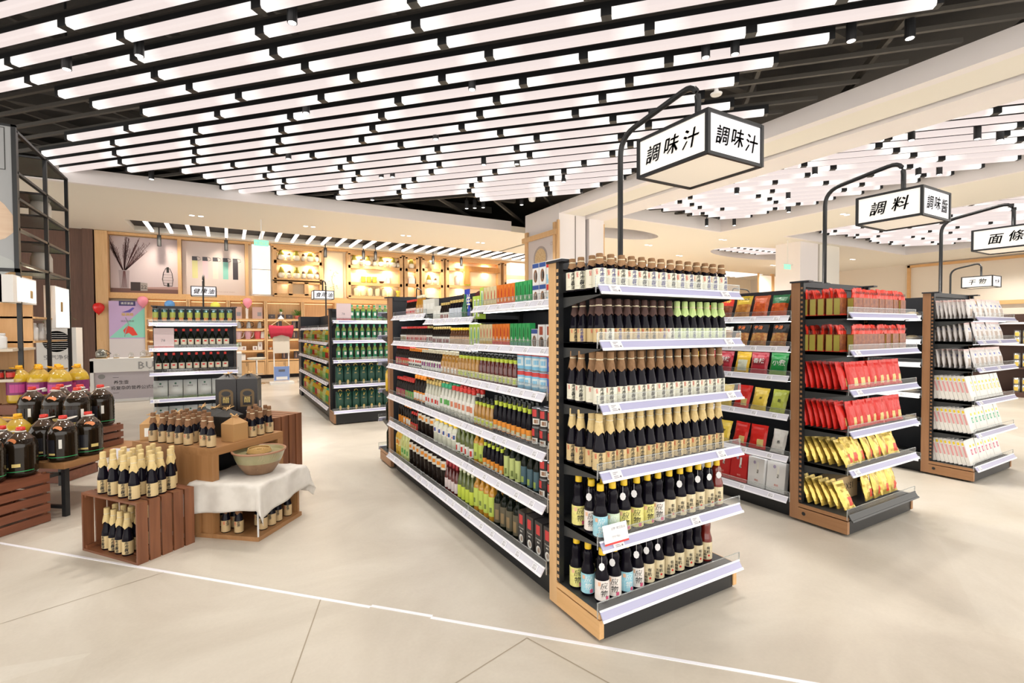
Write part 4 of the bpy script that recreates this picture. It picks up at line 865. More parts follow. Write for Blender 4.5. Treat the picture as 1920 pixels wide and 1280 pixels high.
# ---- left face of the seasoning gondola: bags standing in the rails
def bigbag(nm, m, lab, words, seed, w_=.17, h=.22, t=.04, head=None): return pouch(nm, w_, h, t, m, lab, head, words, seed, crumple=.005)
BB = {
 'redhead': bigbag('spicy_base_bag', HOTP, [], [('火锅', .045, 0, .78, cY)], 1, .15, .2, .05, head=(.62, HRED)),
 'yellowhead': bigbag('sauerkraut_base_bag', C('pickled_leaf', (.35,.12,.02), .3, noise=(.55,.25,.04), nscale=30), [], [('老坛酸菜', .03, 0, .8, INK)], 2, .16, .21, .05, head=(.62, C('header_mustard', (.6,.42,.03)))),
 'orange': bigbag('orange_spice_bag', C('orange_spice', (.6,.12,.02), .25, noise=(.42,.05,.01), nscale=25), [], [], 3, .15, .2, .05, head=(.66, C('header_greenred', (.5,.1,.03)))),
 'greenhead': bigbag('green_topped_spice_bag', C('orange_spice', (.6,.12,.02)), [], [], 4, .15, .2, .05, head=(.6, C('header_green', (.02,.16,.06)))),
 'blackhead': bigbag('black_topped_beef_base_bag', C('beef_base', (.45,.15,.06), .25, noise=(.7,.4,.12), nscale=40), [], [('牛油', .04, -.2, .78, C('ink_orange', (.85,.2,.03)))], 5, .15, .2, .04, head=(.6, INK)),
 'sauce': bigbag('brown_sauce_pouch', C('sauce_brown', (.1,.03,.015), .2, noise=(.6,.3,.04), nscale=14), [], [], 6, .15, .18, .035, head=(.84, PAPER)),
 'red': bigbag('large_red_spice_bag', C('bag_crimson', (.5,.03,.05), .3), [(-.7, .7, .4, .75, C('bag_maroon', (.3,.02,.03)))], [('香辣', .055, 0, .5, PAPER)], 7),
 'yellow': bigbag('yellow_and_white_spice_bag', C('bag_marigold', (.8,.5,.03), .3), [(-.6, .8, .1, .6, C('bag_whitegreen', (.75,.78,.6)))], [], 8),
 'green': bigbag('green_stew_bag', C('bag_green', (.02,.3,.06), .35), [(-1, 1, 0, .18, C('bag_palegreen', (.3,.5,.12)))], [('小煮', .062, .1, .45, PAPER)], 9),
 'goldp': bigbag('yellow_foil_pouch', FYEL, [], [('海', .03, .2, .45, INK)], 10, .14, .2, .04), 'limep': bigbag('lime_foil_pouch', FLIME, [], [('菇', .03, .2, .45, INK)], 11, .14, .2, .04), 'redp': bigbag('glossy_red_pouch', FRED, [(0, .75, .08, .38, LGOLD)], [], 12, .15, .21, .04), 'whitep': bigbag('white_foil_pouch', WHP, [(.0, .3, .4, .8, PAPER)], [('茶', .03, .2, .4, INK)], 13, .13, .2, .04),
 'redbox': carton('red_gift_box', .16, .05, .25, C('gift_red', (.5,.02,.02), .4), [(.1, .32, .5, .86, PAPER), (.1, .32, .48, .6, INK)], [('礼', .03, .2, .5, PAPER), ('o', -.2, .83, .16, .06, C('print_blossom', (.4,.35,.5))), ('精选', .018, .1, .2, C('print_rose', (.75,.3,.25)))]),
 'whitebox': carton('white_gift_box', .16, .05, .25, C('gift_white', (.72,.72,.72), .4), [(.1, .32, .5, .86, PAPER), (.1, .32, .48, .6, INK)], [('礼', .03, .2, .5, PAPER), ('o', -.2, .83, .16, .06, C('print_blossom', (.4,.35,.5))), ('精选', .018, .1, .2, C('print_rose', (.75,.3,.25)))]),
}
def bagrow(z, keys, level, y=2.24, lean=-.3, xf=3.70, goods='seasoning gondola', dx=.06):
    cnt = {}
    for k in keys:
        cnt[k] = cnt.get(k, 0)+1; nm = BB[k][0][0].replace('_', ' '); w_ = .158
        place(BB[k], (xf+dx, y+w_/2, z+.007), f'{nm}, {nth(cnt[k])} from the brown post, {level} level of {goods}', 'box' if 'box' in nm else 'bag', rz=R(-90)+rr.uniform(-.12, .12), rx=(lean if 'box' not in nm else -.12)+rr.uniform(-.05, .05), group=f'{nm} on the {level} level of {goods}', sc=(.84 if level == 'third' else .94))
        y += w_+rr.uniform(.0, .012)
bagrow(L2[0][0][0], ['greenhead', 'orange', 'yellowhead', 'redhead', 'redhead', 'orange', 'redhead', 'orange', 'yellowhead', 'redhead'], 'top')
bagrow(L2[1][0][0], ['blackhead', 'blackhead', 'blackhead', 'sauce', 'sauce', 'blackhead', 'sauce', 'blackhead'], 'second')
bagrow(L2[2][0][0], ['green', 'red', 'yellow', 'red', 'red', 'yellow', 'red', 'green'], 'third')
bagrow(L2[3][0][0], ['limep', 'goldp', 'redp', 'goldp', 'goldp', 'redp', 'goldp', 'redp'], 'fourth')
bagrow(L2[4][0][0], ['whitep', 'redp', 'redp', 'goldp', 'redp', 'redp', 'goldp', 'redp'], 'fifth')
bagrow(L2[5][0][0], ['whitebox', 'whitebox', 'redbox', 'redbox', 'whitebox', 'redbox', 'redbox'], 'bottom')
# ---- noodle unit
X3, Y3 = 6.0, 1.80
WB = [pouch('milky_white_bag', .12, .19, .03, MILK, [(-.5, .5, .1, .5, C('bag_mushroom', (.45,.36,.3), .5)), (-.2, .3, .55, .7, C('bag_print_blue', (.1,.14,.45)))], (.9, C('bag_top_pink', (.7,.5,.48))), None, 30+k) for k in range(3)]
for z, nm, n in ((E3[0], 'top', 9), (E3[1], 'second', 7), (E3[2], 'third', 7)):
    for i in range(n):
        place(WB[i % 3], (X3+.105+i*.003, Y3+.335-i*.034*(8.5/n), z+.004), f'milky white bag edge-on by the brown post, {nth(i+1)} from the back, {nm} shelf', 'bag', rx=-.1+rr.uniform(-.02, .02), rz=rr.uniform(-.05, .05), group='white bags filed by the post, '+nm+' shelf', sc=.95)
    faced(WB, z+.002, 6, .24, .122, .06, 'milky white bag with blue print', nm, 'noodle unit', rx=-.2, x_base=X3, y_base=Y3)
def pack(col, nm): return carton(nm, .092, .028, .235, WHP, [(-.3, .5, .66, .76, C('pack_yellow', (.85,.62,.02)))]+([(-.35, .5, .36, .58, col)] if col else []), [('面', .03, .1, .42, PAPER)] if col else None)
NP = {'yellow': pack(C('pack_yellow2', (.85,.65,.1)), 'noodle_pack'), 'green': pack(C('pack_green', (.03,.4,.22)), 'noodle_pack'), 'pink': pack(C('pack_pink', (.6,.08,.2)), 'noodle_pack')}
SP = MB(); SP.box(-.046, -.0145, 0, .046, .0145, .235, WHP); SPl = MB()
for z0, z1, m in ((.19, .215, C('pack_yellow', (.85,.62,.02))), (.08, .18, C('spine_rose', (.7,.35,.35)))): SPl.quad((-.0467, .008, z0), (-.0467, -.008, z0), (-.0467, -.008, z1), (-.0467, .008, z1), m)
SPT2 = [('noodle_pack', SP.mesh('noodle_pack_body')), ('spine_label', SPl.mesh('spine_label'))]
for z, nm, key in ((E3[3], 'fourth', 'yellow'), (E3[4], 'fifth', 'green'), (E3[5], 'bottom', 'pink')):
    for i in range(9):
        place(SPT2, (X3+.09, Y3+.305-i*.0325, z+.006), f'white noodle pack showing its spine by the brown post, {nth(i+1)} from the back, {nm} shelf', 'noodle pack', rx=-.26, group='noodle packs filed by the post, '+nm+' shelf')
    faced(NP[key], z+.001, 8, .19, .095, .06, f'white noodle pack with {key} print', nm, 'noodle unit', 'noodle pack', rx=-.26, jz=.01, x_base=X3, y_base=Y3, sc=.98)
TR = MB(); TR.lathe([(.07, 0), (.085, .035), (.08, .04)], C('foil_tray', (.45,.4,.33), .35), 12, sy=.8); TR.lathe([(.078, .03), (.05, .055), (.02, .06)], C('dried_goods', (.55,.42,.2), .6, noise=(.3,.2,.08), nscale=60), 10, sy=.8)
TRT = [('dried_goods_tray', TR.mesh('dried_goods_tray', True))]
for li, (zz, nm) in enumerate(((L3[0][0][0], 'top'), (L3[1][0][0], 'second'), (L3[3][0][0], 'fourth'), (L3[4][0][0], 'fifth'))):
    for i in range(8):
        T = BB['orange'] if nm == 'top' and i % 2 else TRT
        place(TRT, (6.1, 2.33+i*.19, zz+.001), f'oval tray of dried goods, {nth(i+1)} beyond the brown post, {nm} level of snack gondola', 'tray', rz=rr.uniform(-.2, .2), group='dried goods trays, '+nm+' level')
# ---- green oil unit (far) and its side
def fb(*a, **k): T = bot(*a, n=10, **k); return flat(T, a[0])
GO = fb('green_oil_bottle', .262, .036, .014, C('green_oil_body', (.2,.3,.06), .15, coat=.3), C('label_deepgreen', (.015,.2,.1)), cGr, lab=(.2, .62), sh=(.66, .86), cap=.88, deco=[(.36, .54, -.4, .5, C('label_blossom', (.75,.74,.7)))], neck=(.78, .87, C('neck_whitegreen', (.6,.7,.55))))
X4, Y4 = 1.40, 7.92
for z, nm, n, x0 in ((E4[0], 'top', 8, .3), (E4[1], 'second', 9, .08), (E4[2], 'third', 9, .09)):
    faced(GO, z, n, x0, .094 if n > 8 else .088, .07, 'green labelled oil bottle', nm, 'green oil unit', 'bottle', rows=1, x_base=X4, y_base=Y4, ref='brown post', jz=.2)
DG = C('giftbox_green', (.012, .07, .05), .4); gb = carton('green_gift_box', .105, .1, .3, DG, None, [('油礼', .022, 0, .62, C('print_gold', (.55,.42,.15))), ('o', 0, .18, .35, .12, C('print_gold', (.55,.42,.15))), ('o', 0, .8, .2, .03, C('print_gold', (.55,.42,.15)))])
h_ = MB(); h_.tube([(-.02, -.03, .3), (-.025, -.035, .325), (.0, -.045, .335), (.025, -.04, .32), (.02, -.052, .27), (.0, -.056, .245), (-.008, -.055, .28)], .0045, C('rope_yellow', (.75,.6,.12), .6), 6)
GB = flat(gb, 'green_gift_box')+[('rope_handle', h_.mesh('rope_handle', True))]
for z, nm, n in ((E4[3], 'fourth', 7), (E4[4], 'bottom', 7)):
    faced(GB, z, n, .1, .122, .09, 'dark green gift box with yellow rope', nm, 'green oil unit', 'gift box', x_base=X4, y_base=Y4, jz=.04, rows=1)
pc = MB(); pc.box(0, 0, 0, .22, .006, .28, C('price_board_pink', (.62,.5,.52), .3)); pc.box(0, -.002, 0, .22, 0, .045, C('board_red', (.5,.1,.12), .3)); text(pc, '78', .05, C('print_grey', (.2,.2,.22)), lambda x, z: (.1+x, -.003, .1+z))
tag(pc.build('price_board', loc=(X4+.06, Y4+.03, E4[0]+.001)), 'pink acrylic price board on the top shelf of the green oil unit', 'price board')
FY = flat(G['yellowoil'], 'golden_oil_bottle'); FL = flat(G['lime'], 'lime_oil_bottle'); FD = flat(G['darkorange'], 'dark_bottle'); FA = flat(G['amberoil'], 'amber_oil_bottle')
FGr = fb('green_label_oil_bottle', .27, .036, .015, YEL, lGr, cGr, lab=(.2, .6), sh=(.65, .86), cap=.9); FRd = fb('red_label_oil_bottle', .27, .036, .015, YEL, lRed, cR, lab=(.2, .6), sh=(.65, .86), cap=.9)
for z, nm in ((L4[1][0][0], 'second'), (L4[2][0][0], 'third'), (L4[3][0][0], 'fourth'), (L4[4][0][0], 'bottom')):
    for i in range(34):
        T, d_ = [(FY, 'golden'), (FRd, 'red labelled'), (FGr, 'green labelled'), (FL, 'lime coloured'), (FA, 'amber')][(i//3+len(nm)) % 5]
        place(T, (1.40+.075, 8.42+i*.1, z+.001), f'{d_} oil bottle, {nth(i+1)} beyond the green oil unit, {nm} level', 'bottle', rz=R(-90), group='oil bottles along the '+nm+' level of the far gondola', sc=(.85 if nm != 'bottom' else 1.0))
# ---- olive oil unit
X5, Y5 = -.88, 7.9
OT = fb('olive_oil_tin', .2, .034, .033, C('tin_teal', (.02,.07,.07), .25, metal=.4), C('tin_yellow', (.3,.34,.06), .35), C('tin_lid', (.35,.38,.4), .3), lab=(.42, .78), sh=(.94, .96), cap=.97, deco=[(.2, .42, -.8, .8, C('tin_orange', (.5,.2,.05)))])
faced(OT, E5[0], 10, .06, .094, .08, 'green olive oil tin', 'top', 'olive oil unit', 'tin', x_base=X5, y_base=Y5, ref='west post')
OO = fb('olive_oil_bottle', .27, .037, .014, OLIVE, C('label_oval', (.68,.64,.52)), cR, lab=(.22, .5), sh=(.55, .82), cap=.88, deco=[(.36, .44, -.4, .4, RED)], neck=(.7, .8, C('neck_leaf', (.4,.5,.2))))
faced(OO, E5[1], 8, .28, .083, .08, 'red capped olive oil bottle', 'second', 'olive oil unit', 'bottle', x_base=X5, y_base=Y5, ref='the price board', rows=1)
faced(OO, E5[2], 10, .08, .085, .08, 'red capped olive oil bottle', 'third', 'olive oil unit', 'bottle', x_base=X5, y_base=Y5, ref='west post')
WC = flat(carton('white_oil_carton', .155, .1, .25, C('carton_pearl', (.6,.64,.64), .35), [(-1, 1, 0, .16, C('meadow_green', (.12,.2,.06))), (-1, 1, .16, .22, C('meadow_grey', (.2,.25,.22)))], [('o', 0, .85, .16, .05, C('seal_green', (.03,.12,.08))), ('初榨油', .02, 0, .68, C('print_grey', (.2,.2,.22)))]), 'white_oil_carton')
faced(WC, E5[3], 5, .1, .165, .09, 'white oil carton with green meadow', 'fourth', 'olive oil unit', 'carton', x_base=X5, y_base=Y5, ref='west post', jz=.02)
faced(WC, E5[4], 5, .1, .165, .09, 'white oil carton with green meadow', 'bottom', 'olive oil unit', 'carton', x_base=X5, y_base=Y5, ref='west post', jz=.02)
tag(pc.build('price_board', loc=(X5+.04, Y5+.03, E5[1]+.001)), 'pink acrylic price board on the second shelf of the olive oil unit', 'price board')
# two dark bottles and cartons on the far end unit of the sauce gondola
for i, (z, T) in enumerate(((.145, G['olivegreen']), (.465, G['olivegold']), (.785, G['yellowoil']))):
    for k in range(2): place(T, (1.54+k*.09, 5.41, z+.001), f'{DESC[("olivegreen","olivegold","yellowoil")[i]]} {("behind","beside")[k]} the far brown post of the sauce gondola', 'bottle', rz=PI)

# odds and ends on the middle top shelf of the sauce gondola
a = MB(); a.box(0, 0, 0, .004, .09, .2, C('card_blue', (.03, .06, .5), .4)); text(a, '鮮', .12, PAPER, lambda x, z: (-.001, .045-x, .06+z), bold=.012)
tag(a.build('blue_card', loc=(1.56, 3.33, 1.56)), 'blue card with a white character above the sauce gondola', 'card')
a = MB(); a.lathe([(.085, 0), (.09, .01), (.09, .1), (.085, .11)], C('drum_darkred', (.12,.015,.015), .35), 20); o = a.build('round_tin', loc=(1.60, 3.24, 1.65)); o.rotation_euler = (0, R(80), 0); tag(o, 'dark red round tin turned on its side beside the blue card', 'tin')
a = MB(); a.lathe([(.03, 0), (.032, .07), (.012, .15), (.012, .19)], C('bottle_emerald', (.01,.12,.04), .1), 12); tag(a.build('green_bottle', loc=(1.56, 3.40, 1.533), smooth=True), 'single green glass bottle beside the blue card', 'bottle')
# ------------------------------------------------------------------ tables and crates on the left
def frame2(ox, oy, ang):
    e1 = Vector((math.cos(R(ang)), math.sin(R(ang)), 0)); e2 = Vector((-e1.y, e1.x, 0)); o = Vector((ox, oy, 0))
    return lambda a, b_, z=0: o+e1*a+e2*b_+Vector((0, 0, z))
def crate(name, label, ox, oy, ang, L, W_, H, n, z=0, th=.014, gap=.16, closed_back=False):
    """open slatted crate made of n square rings stacked along local x; open face at x=0"""
    t = empty(name, label, 'crate', (ox, oy, z), R(ang)); pw = L/n
    for k in range(n):
        x0, x1 = k*pw, k*pw+pw*(1-gap)
        a = MB(); a.box(x0, 0, 0, x1, th, H, REDWZ); a.build('side_plank', t); a = MB(); a.box(x0, W_-th, 0, x1, W_, H, REDWZ); a.build('side_plank', t)
        a = MB(); a.box(x0, th, H-th, x1, W_-th, H, REDW); a.build('top_plank', t)
        a = MB(); a.box(x0, th, 0, x1, W_-th, th, REDW); a.build('bottom_plank', t)
    for y in (th, W_-th-.02):
        for zz in (th, H-th-.02): a = MB(); a.box(.01, y, zz, L-.02, y+.02, zz+.02, REDW); a.build('batten', t)
    return t
crate('wooden_crate', 'reddish slatted crate lying open on the floor with gold capped bottles on top', -.505, 3.786, 37.7, .375, .58, .387, 5)
F1 = frame2(-.505, 3.786, 37.7)
i = 0
for (a_, b_) in [(.05, .48), (.05, .36), (.05, .24), (.05, .12), (.12, .5), (.12, .40), (.12, .30), (.12, .18), (.12, .06), (.19, .50), (.19, .40), (.19, .30), (.19, .20), (.19, .09), (.27, .47), (.27, .36), (.27, .25), (.27, .12), (.33, .42), (.33, .2)]:
    p = F1(a_+rr.uniform(-.004, .004), b_*.92-.012+rr.uniform(-.005, .005), .3875); i += 1
    place(rr.choice(SOY['crate']), p, f'gold capped soy bottle standing on the open crate, {nth(i)} counted from its front rear corner', 'bottle', rz=rr.uniform(-1.1, -.3), group='gold capped bottles on top of the slatted crate')
i = 0
for (a_, b_) in [(.06, .42), (.06, .345), (.055, .27), (.06, .195), (.13, .45), (.13, .37), (.13, .29), (.13, .21), (.21, .42), (.21, .33), (.21, .24)]:
    p = F1(a_+rr.uniform(-.004, .004), b_, .0145); i += 1
    place(rr.choice(SOY['crate']), p, f'gold capped soy bottle inside the open slatted crate, {nth(i)} counted from the mouth', 'bottle', rz=rr.uniform(-1.1, -.4), group='gold capped bottles inside the slatted crate')
a = MB(); a.hexa([(-.075, 0, 0), (.075, 0, 0), (.075, .005, 0), (-.075, .005, 0), (-.075, .05, .25), (.075, .05, .25), (.075, .055, .25), (-.075, .055, .25)], C('sign_paper', (.66,.64,.7), .3))
a.hexa([(-.078, -.002, 0), (-.068, -.002, 0), (-.068, .003, 0), (-.078, .003, 0), (-.078, .048, .25), (-.068, .048, .25), (-.068, .053, .25), (-.078, .053, .25)], C('sign_rose', (.5,.1,.14), .3))
text(a, '先市酱油', .016, C('print_grey', (.2,.2,.22)), lambda x, z: (.03+x, .035, .19+z)); a.box(-.075, 0, 0, .075, .08, .003, C('sign_paper', (.66,.64,.7), .3))
p = F1(.17, .50, .3875); o = a.build('price_stand', loc=p); o.rotation_euler = (0, 0, R(-30)); tag(o, 'tilted white price stand behind the bottles on the open crate', 'price stand')
# walnut bench
t = empty('display_bench', 'walnut waterfall bench carrying brown capped bottles and gift boxes', 'bench', (-.11, 4.017, 0), R(41))
a = MB(); a.box(0, 0, .575, .65, .80, .63, TABLEW); a.build('bench_top', t)
a = MB(); a.box(0, 0, 0, .055, .80, .575, wood('walnut_upright', (.28,.135,.05), (.37,.19,.08), 'Z', .4, 4)); a.build('side_panel', t)
a = MB(); a.box(.595, 0, 0, .65, .80, .575, MATS['walnut_upright']); a.build('side_panel', t)
a = MB(); a.box(.055, .40, .0, .595, .42, .575, DKPANEL); a.build('inner_panel', t)
F2 = frame2(-.11, 4.017, 41)
i = 0
for (a_, b_) in [(.045, .64), (.05, .55), (.05, .46), (.045, .37), (.05, .28), (.045, .135), (.115, .60), (.12, .50), (.12, .41), (.12, .32), (.12, .22), (.19, .62), (.19, .53), (.19, .44), (.19, .35), (.19, .25), (.05, .06), (.26, .58), (.26, .48), (.26, .38)]:
    p = F2(a_+rr.uniform(-.006, .006), b_+rr.uniform(-.006, .006), .6305); i += 1
    place(rr.choice(SOY['brown']), p, f'brown capped bottle on the left half of the walnut bench, {nth(i)} of the crowd', 'bottle', rz=rr.uniform(-.9, -.2), group='brown capped bottles on the front of the walnut bench')
i = 0
for (a_, b_) in [(.40, .055), (.48, .06), (.57, .06), (.44, .13), (.52, .135), (.60, .13), (.565, .2), (.50, .19), (.615, .25)]:
    p = F2(a_, b_, .6305); i += 1
    place(rr.choice(SOY['brown']), p, f'brown capped bottle on the bench above the clay bowl, {nth(i)} of that cluster', 'bottle', rz=rr.uniform(-.5, .1), group='brown capped bottles at the bowl end of the walnut bench')
TWINE = C('straw_twine', (.62, .38, .16), .7)
def tiebox(ht, w_, d_, m, seed, window=False):
    a = MB(); a.box(-w_/2, -d_/2, 0, w_/2, d_/2, ht, m)
    a.add([(-w_/2, -d_/2, ht), (w_/2, -d_/2, ht), (w_/2, d_/2, ht), (-w_/2, d_/2, ht), (-w_*.12, 0, ht+w_*.38), (w_*.12, 0, ht+w_*.38)], [(0, 1, 5, 4), (1, 2, 5), (2, 3, 4, 5), (3, 0, 4)], m)
    T = MB(); r_ = random.Random(seed); z = ht+w_*.36
    for k in range(4):
        an = r_.uniform(0, PI); l_ = r_.uniform(.03, .05); T.tube([(-l_*math.cos(an), -l_*math.sin(an), z+r_.uniform(-.005, .015)), (0, 0, z+.003), (l_*math.cos(an), l_*math.sin(an), z+r_.uniform(.005, .03))], .0032, TWINE, 5)
    L_ = [('gift_box', a.mesh('gift_box')), ('twine_bow', T.mesh('twine_bow', True))]
    if window:
        w2 = MB(); w2.box(-w_*.3, -d_/2-.001, ht*.2, w_*.3, -d_/2, ht*.75, PAPER); text(w2, '市', .04, INK, lambda x, zz: (x, -d_/2-.0016, ht*.4+zz), bold=.012); L_.append(('window_label', w2.mesh('window_label')))
    return L_
BOXK = C('kraft_box', (.42, .235, .09), .65); BOXB = C('black_box', (.02, .018, .016), .45)
place(tiebox(.13, .13, .12, BOXK, 1), F2(.27, .09, .631), 'plain kraft gift box with twine bow at the front of the walnut bench', 'gift box', rz=R(41))
place(tiebox(.12, .15, .12, BOXK, 2, True), F2(.13, .75, .631), 'kraft gift box with white window label at the rear bench corner', 'gift box', rz=R(-10))
place(tiebox(.12, .13, .12, BOXK, 6), F2(.30, .73, .631), 'kraft gift box with twine bow half hidden behind brown bottles', 'gift box', rz=R(-20))
for k, (a_, b_) in enumerate([(.40, .30), (.40, .44), (.40, .58)]):
    place(tiebox(.155, .14, .16, BOXB, 3+k), F2(a_, b_, .631), ('black gift box with twine bow nearest the kraft box', 'black gift box with twine bow between two others', 'black gift box with twine bow farthest from the kraft box')[k], 'gift box', rz=R(-49))
# low reddish crate behind the bench with tall dark cartons
crate('wooden_crate', 'reddish crate behind the walnut bench under tall black cartons', F2(.70, .22).x, F2(.70, .22).y, 41, .42, .62, .70, 5)
GOLDI = C('gold_print', (.5, .38, .12), .4)
def vin_carton():
    a = MB(); a.box(-.08, -.08, 0, .08, .08, .34, C('black_wine_carton', (.014,.012,.014), .35)); l = MB(); y = -.0808
    for (x0, x1, z0, z1, m) in ((-.055, .055, .1, .22, C('bronze_arch', (.13,.08,.03), .5)), (-.035, .035, .115, .205, C('black_wine_carton', (.014,.012,.014)))): l.quad((x0, y, z0), (x1, y, z0), (x1, y, z1), (x0, y, z1), m); y -= .0004
    ellipse(l, 0, .22, .055, .035, y, C('bronze_arch', (.13,.08,.03)), 14); ellipse(l, 0, .215, .035, .022, y-.0004, MATS['black_wine_carton'], 14)
    text(l, '醋', .055, GOLDI, lambda x, z: (x, y-.001, .14+z), bold=.012); text(l, '陈酿', .012, PAPER, lambda x, z: (x, y-.001, .06+z))
    l.quad((.0808, -.02, .09), (.0808, .03, .09), (.0808, .03, .14), (.0808, -.02, .14), C('seal_pinkwhite', (.6,.5,.5)))
    b_ = MB(); b_.add([(-.08, -.08, .34), (.08, -.08, .34), (.08, .08, .34), (-.08, .08, .34), (-.02, 0, .38), (.02, 0, .38)], [(0, 1, 5, 4), (1, 2, 5), (2, 3, 4, 5), (3, 0, 4)], MATS['black_wine_carton'])
    r_ = random.Random(3)
    for k in range(4):
        an = r_.uniform(0, PI); b_.tube([(-.04*math.cos(an), -.04*math.sin(an), .385), (0, 0, .378), (.04*math.cos(an), .04*math.sin(an), .395)], .0035, TWINE, 5)
    return [('vinegar_carton', a.mesh('vinegar_carton')), ('print', l.mesh('carton_print')), ('handle_top', b_.mesh('handle_top'))]
VC = vin_carton()
place(VC, F2(.79, .50, .701), 'tall black vinegar carton with gold emblem and round orange tag', 'carton', rz=R(-14)); place(VC, F2(.68+.02, .64, .701), 'tall black vinegar carton with gold emblem beside the olive oil bottles', 'carton', rz=R(-14))
# cloth covered low crate with bowl
t = empty('low_display_crate', 'small wooden box open at the front under the white cloth', 'crate', (.163, 3.79, 0), R(50))
a = MB(); a.box(0, 0, 0, .5, .5, .03, TABLEW); a.build('bottom_board', t)
a = MB(); a.box(0, .0, .37, .5, .5, .395, TABLEW); a.build('top_board', t)
for nm, q in (('back_panel', (0, .48, .03, .5, .5, .37)), ('side_panel', (.48, .02, .03, .5, .48, .37))):
    a = MB(); a.box(*q, MATS['walnut_upright']); a.build(nm, t)
a = MB(); a.box(0, .46, .03, .02, .48, .37, MATS['walnut_upright']); a.build('corner_post', t)
a = MB(); a.box(.004, .004, .03, .012, .012, .37, C('white_post', (.7,.7,.7), .3)); a.build('corner_rod', t)
F3 = frame2(.163, 3.79, 50)
i = 0
for (a_, b_) in [(.06, .40), (.055, .30), (.06, .20), (.14, .42), (.14, .3), (.14, .07), (.22, .06), (.30, .065), (.41, .06), (.2, .15), (.29, .16), (.38, .2)]:
    i += 1; place(rr.choice(SOY['brown']), F3(a_, b_, .0305), f'brown capped bottle under the white cloth, {nth(i)} around the box mouth', 'bottle', rz=rr.uniform(-.8, .2), group='brown capped bottles under the white cloth')
def cloth():
    LIN = C('white_linen', (.64, .61, .57), .9, noise=(.58, .55, .51), nscale=14)
    n = 56; L = .92; W_ = .92; cx, cy = .25, .25; hx, hy = .262, .262; zt = .399; mb = MB(); P = []
    cr_, sr_ = math.cos(R(6)), math.sin(R(6))
    for j in range(n+1):
        for i in range(n+1):
            u = (i/n-.5)*L; v = (j/n-.5)*W_; u, v = u*cr_-v*sr_, u*sr_+v*cr_
            dx = max(0, abs(u)-hx); dy = max(0, abs(v)-hy)
            x = max(-hx, min(hx, u)); y = max(-hy, min(hy, v)); z = zt
            if dx > 0 or dy > 0:
                dd = math.hypot(dx, dy); corner = min(dx, dy)/max(dx, dy, 1e-6)
                wave = .010*math.sin((v if dx > dy else u)*24+1.5)*min(1, dd/.06)
                flare = .012+dd*.06+wave+corner*dd*.32
                if dx > 0: x += math.copysign(flare*(dx/dd if dd else 0)+.004, u)
                if dy > 0: y += math.copysign(flare*(dy/dd if dd else 0)+.004, v)
                if corner > .25: pass
                z = zt-dd*(.97-.08*corner)
            P.append((cx+x, cy+y, z))
    mb.add(P, [(j*(n+1)+i, j*(n+1)+i+1, (j+1)*(n+1)+i+1, (j+1)*(n+1)+i) for j in range(n) for i in range(n)], LIN)
    o = mb.build('linen_cloth', loc=(.163, 3.79, 0), smooth=True); o.rotation_euler = (0, 0, R(50))
    s = o.modifiers.new('thickness', 'SOLIDIFY'); s.thickness = .002
    tag(o, 'white linen cloth draped over the low box under the clay bowl', 'cloth')
cloth()
BROWNC = C('raw_clay', (.2, .115, .065), .55, noise=(.27, .165, .095), nscale=12); GLAZE = C('green_glaze', (.27, .25, .13), .3, noise=(.33, .3, .17), nscale=9, coat=.3)
RIM = C('rim_clay', (.33, .17, .1), .4)
bowl = MB(); bowl.lathe([(.105, 0), (.115, .01), (.15, .06), (.172, .1), (.188, .14), (.2, .178), (.209, .183), (.211, .193), (.203, .197), (.192, .19), (.185, .17), (.178, .165), (.0, .160)],
    [BROWNC, BROWNC, BROWNC, GLAZE, GLAZE, RIM, RIM, RIM, RIM, GLAZE, GLAZE, GLAZE], 48, cap=False)
o = bowl.build('clay_bowl', loc=(.19, 4.115, .402), smooth=True); o.scale = (.88, .88, .88); tag(o, 'large round clay bowl with green glazed rim on white cloth', 'bowl')
pl = MB()
for k in range(16):
    an = -.15+k*.055; zz = .05+.09*abs(math.sin(k*1.7)); r0 = .112+zz*.53
    pl.tube([((r0+.004)*math.sin(an), -(r0+.004)*math.cos(an), zz), ((r0+.010)*math.sin(an+.08), -(r0+.010)*math.cos(an+.08), zz+.025), ((r0+.016)*math.sin(an+.06), -(r0+.016)*math.cos(an+.06), zz+.045)], .0022, C('carved_flower', (.42,.33,.2), .6), 4)
pl.build('carved_flowers', o)
bk = MB()
for k in range(5): bk.tube([((.08-k*.002)*math.cos(a_/12*PI), (.08-k*.002)*math.sin(a_/12*PI), .172+k*.006) for a_ in range(24)], .0045, C('straw_coil', (.42,.26,.09), .7), 5, closed=True)
for k in range(4): bk.tube([((.06-k*.012)*math.cos(a_/8*PI), (.06-k*.012)*math.sin(a_/8*PI), .185) for a_ in range(16)], .005, C('straw_coil', (.42,.26,.09), .7), 5, closed=True)
tag(bk.build('straw_mat', loc=(.19, 4.115, .385)), 'round coiled straw mat lying inside the clay bowl', 'straw mat')
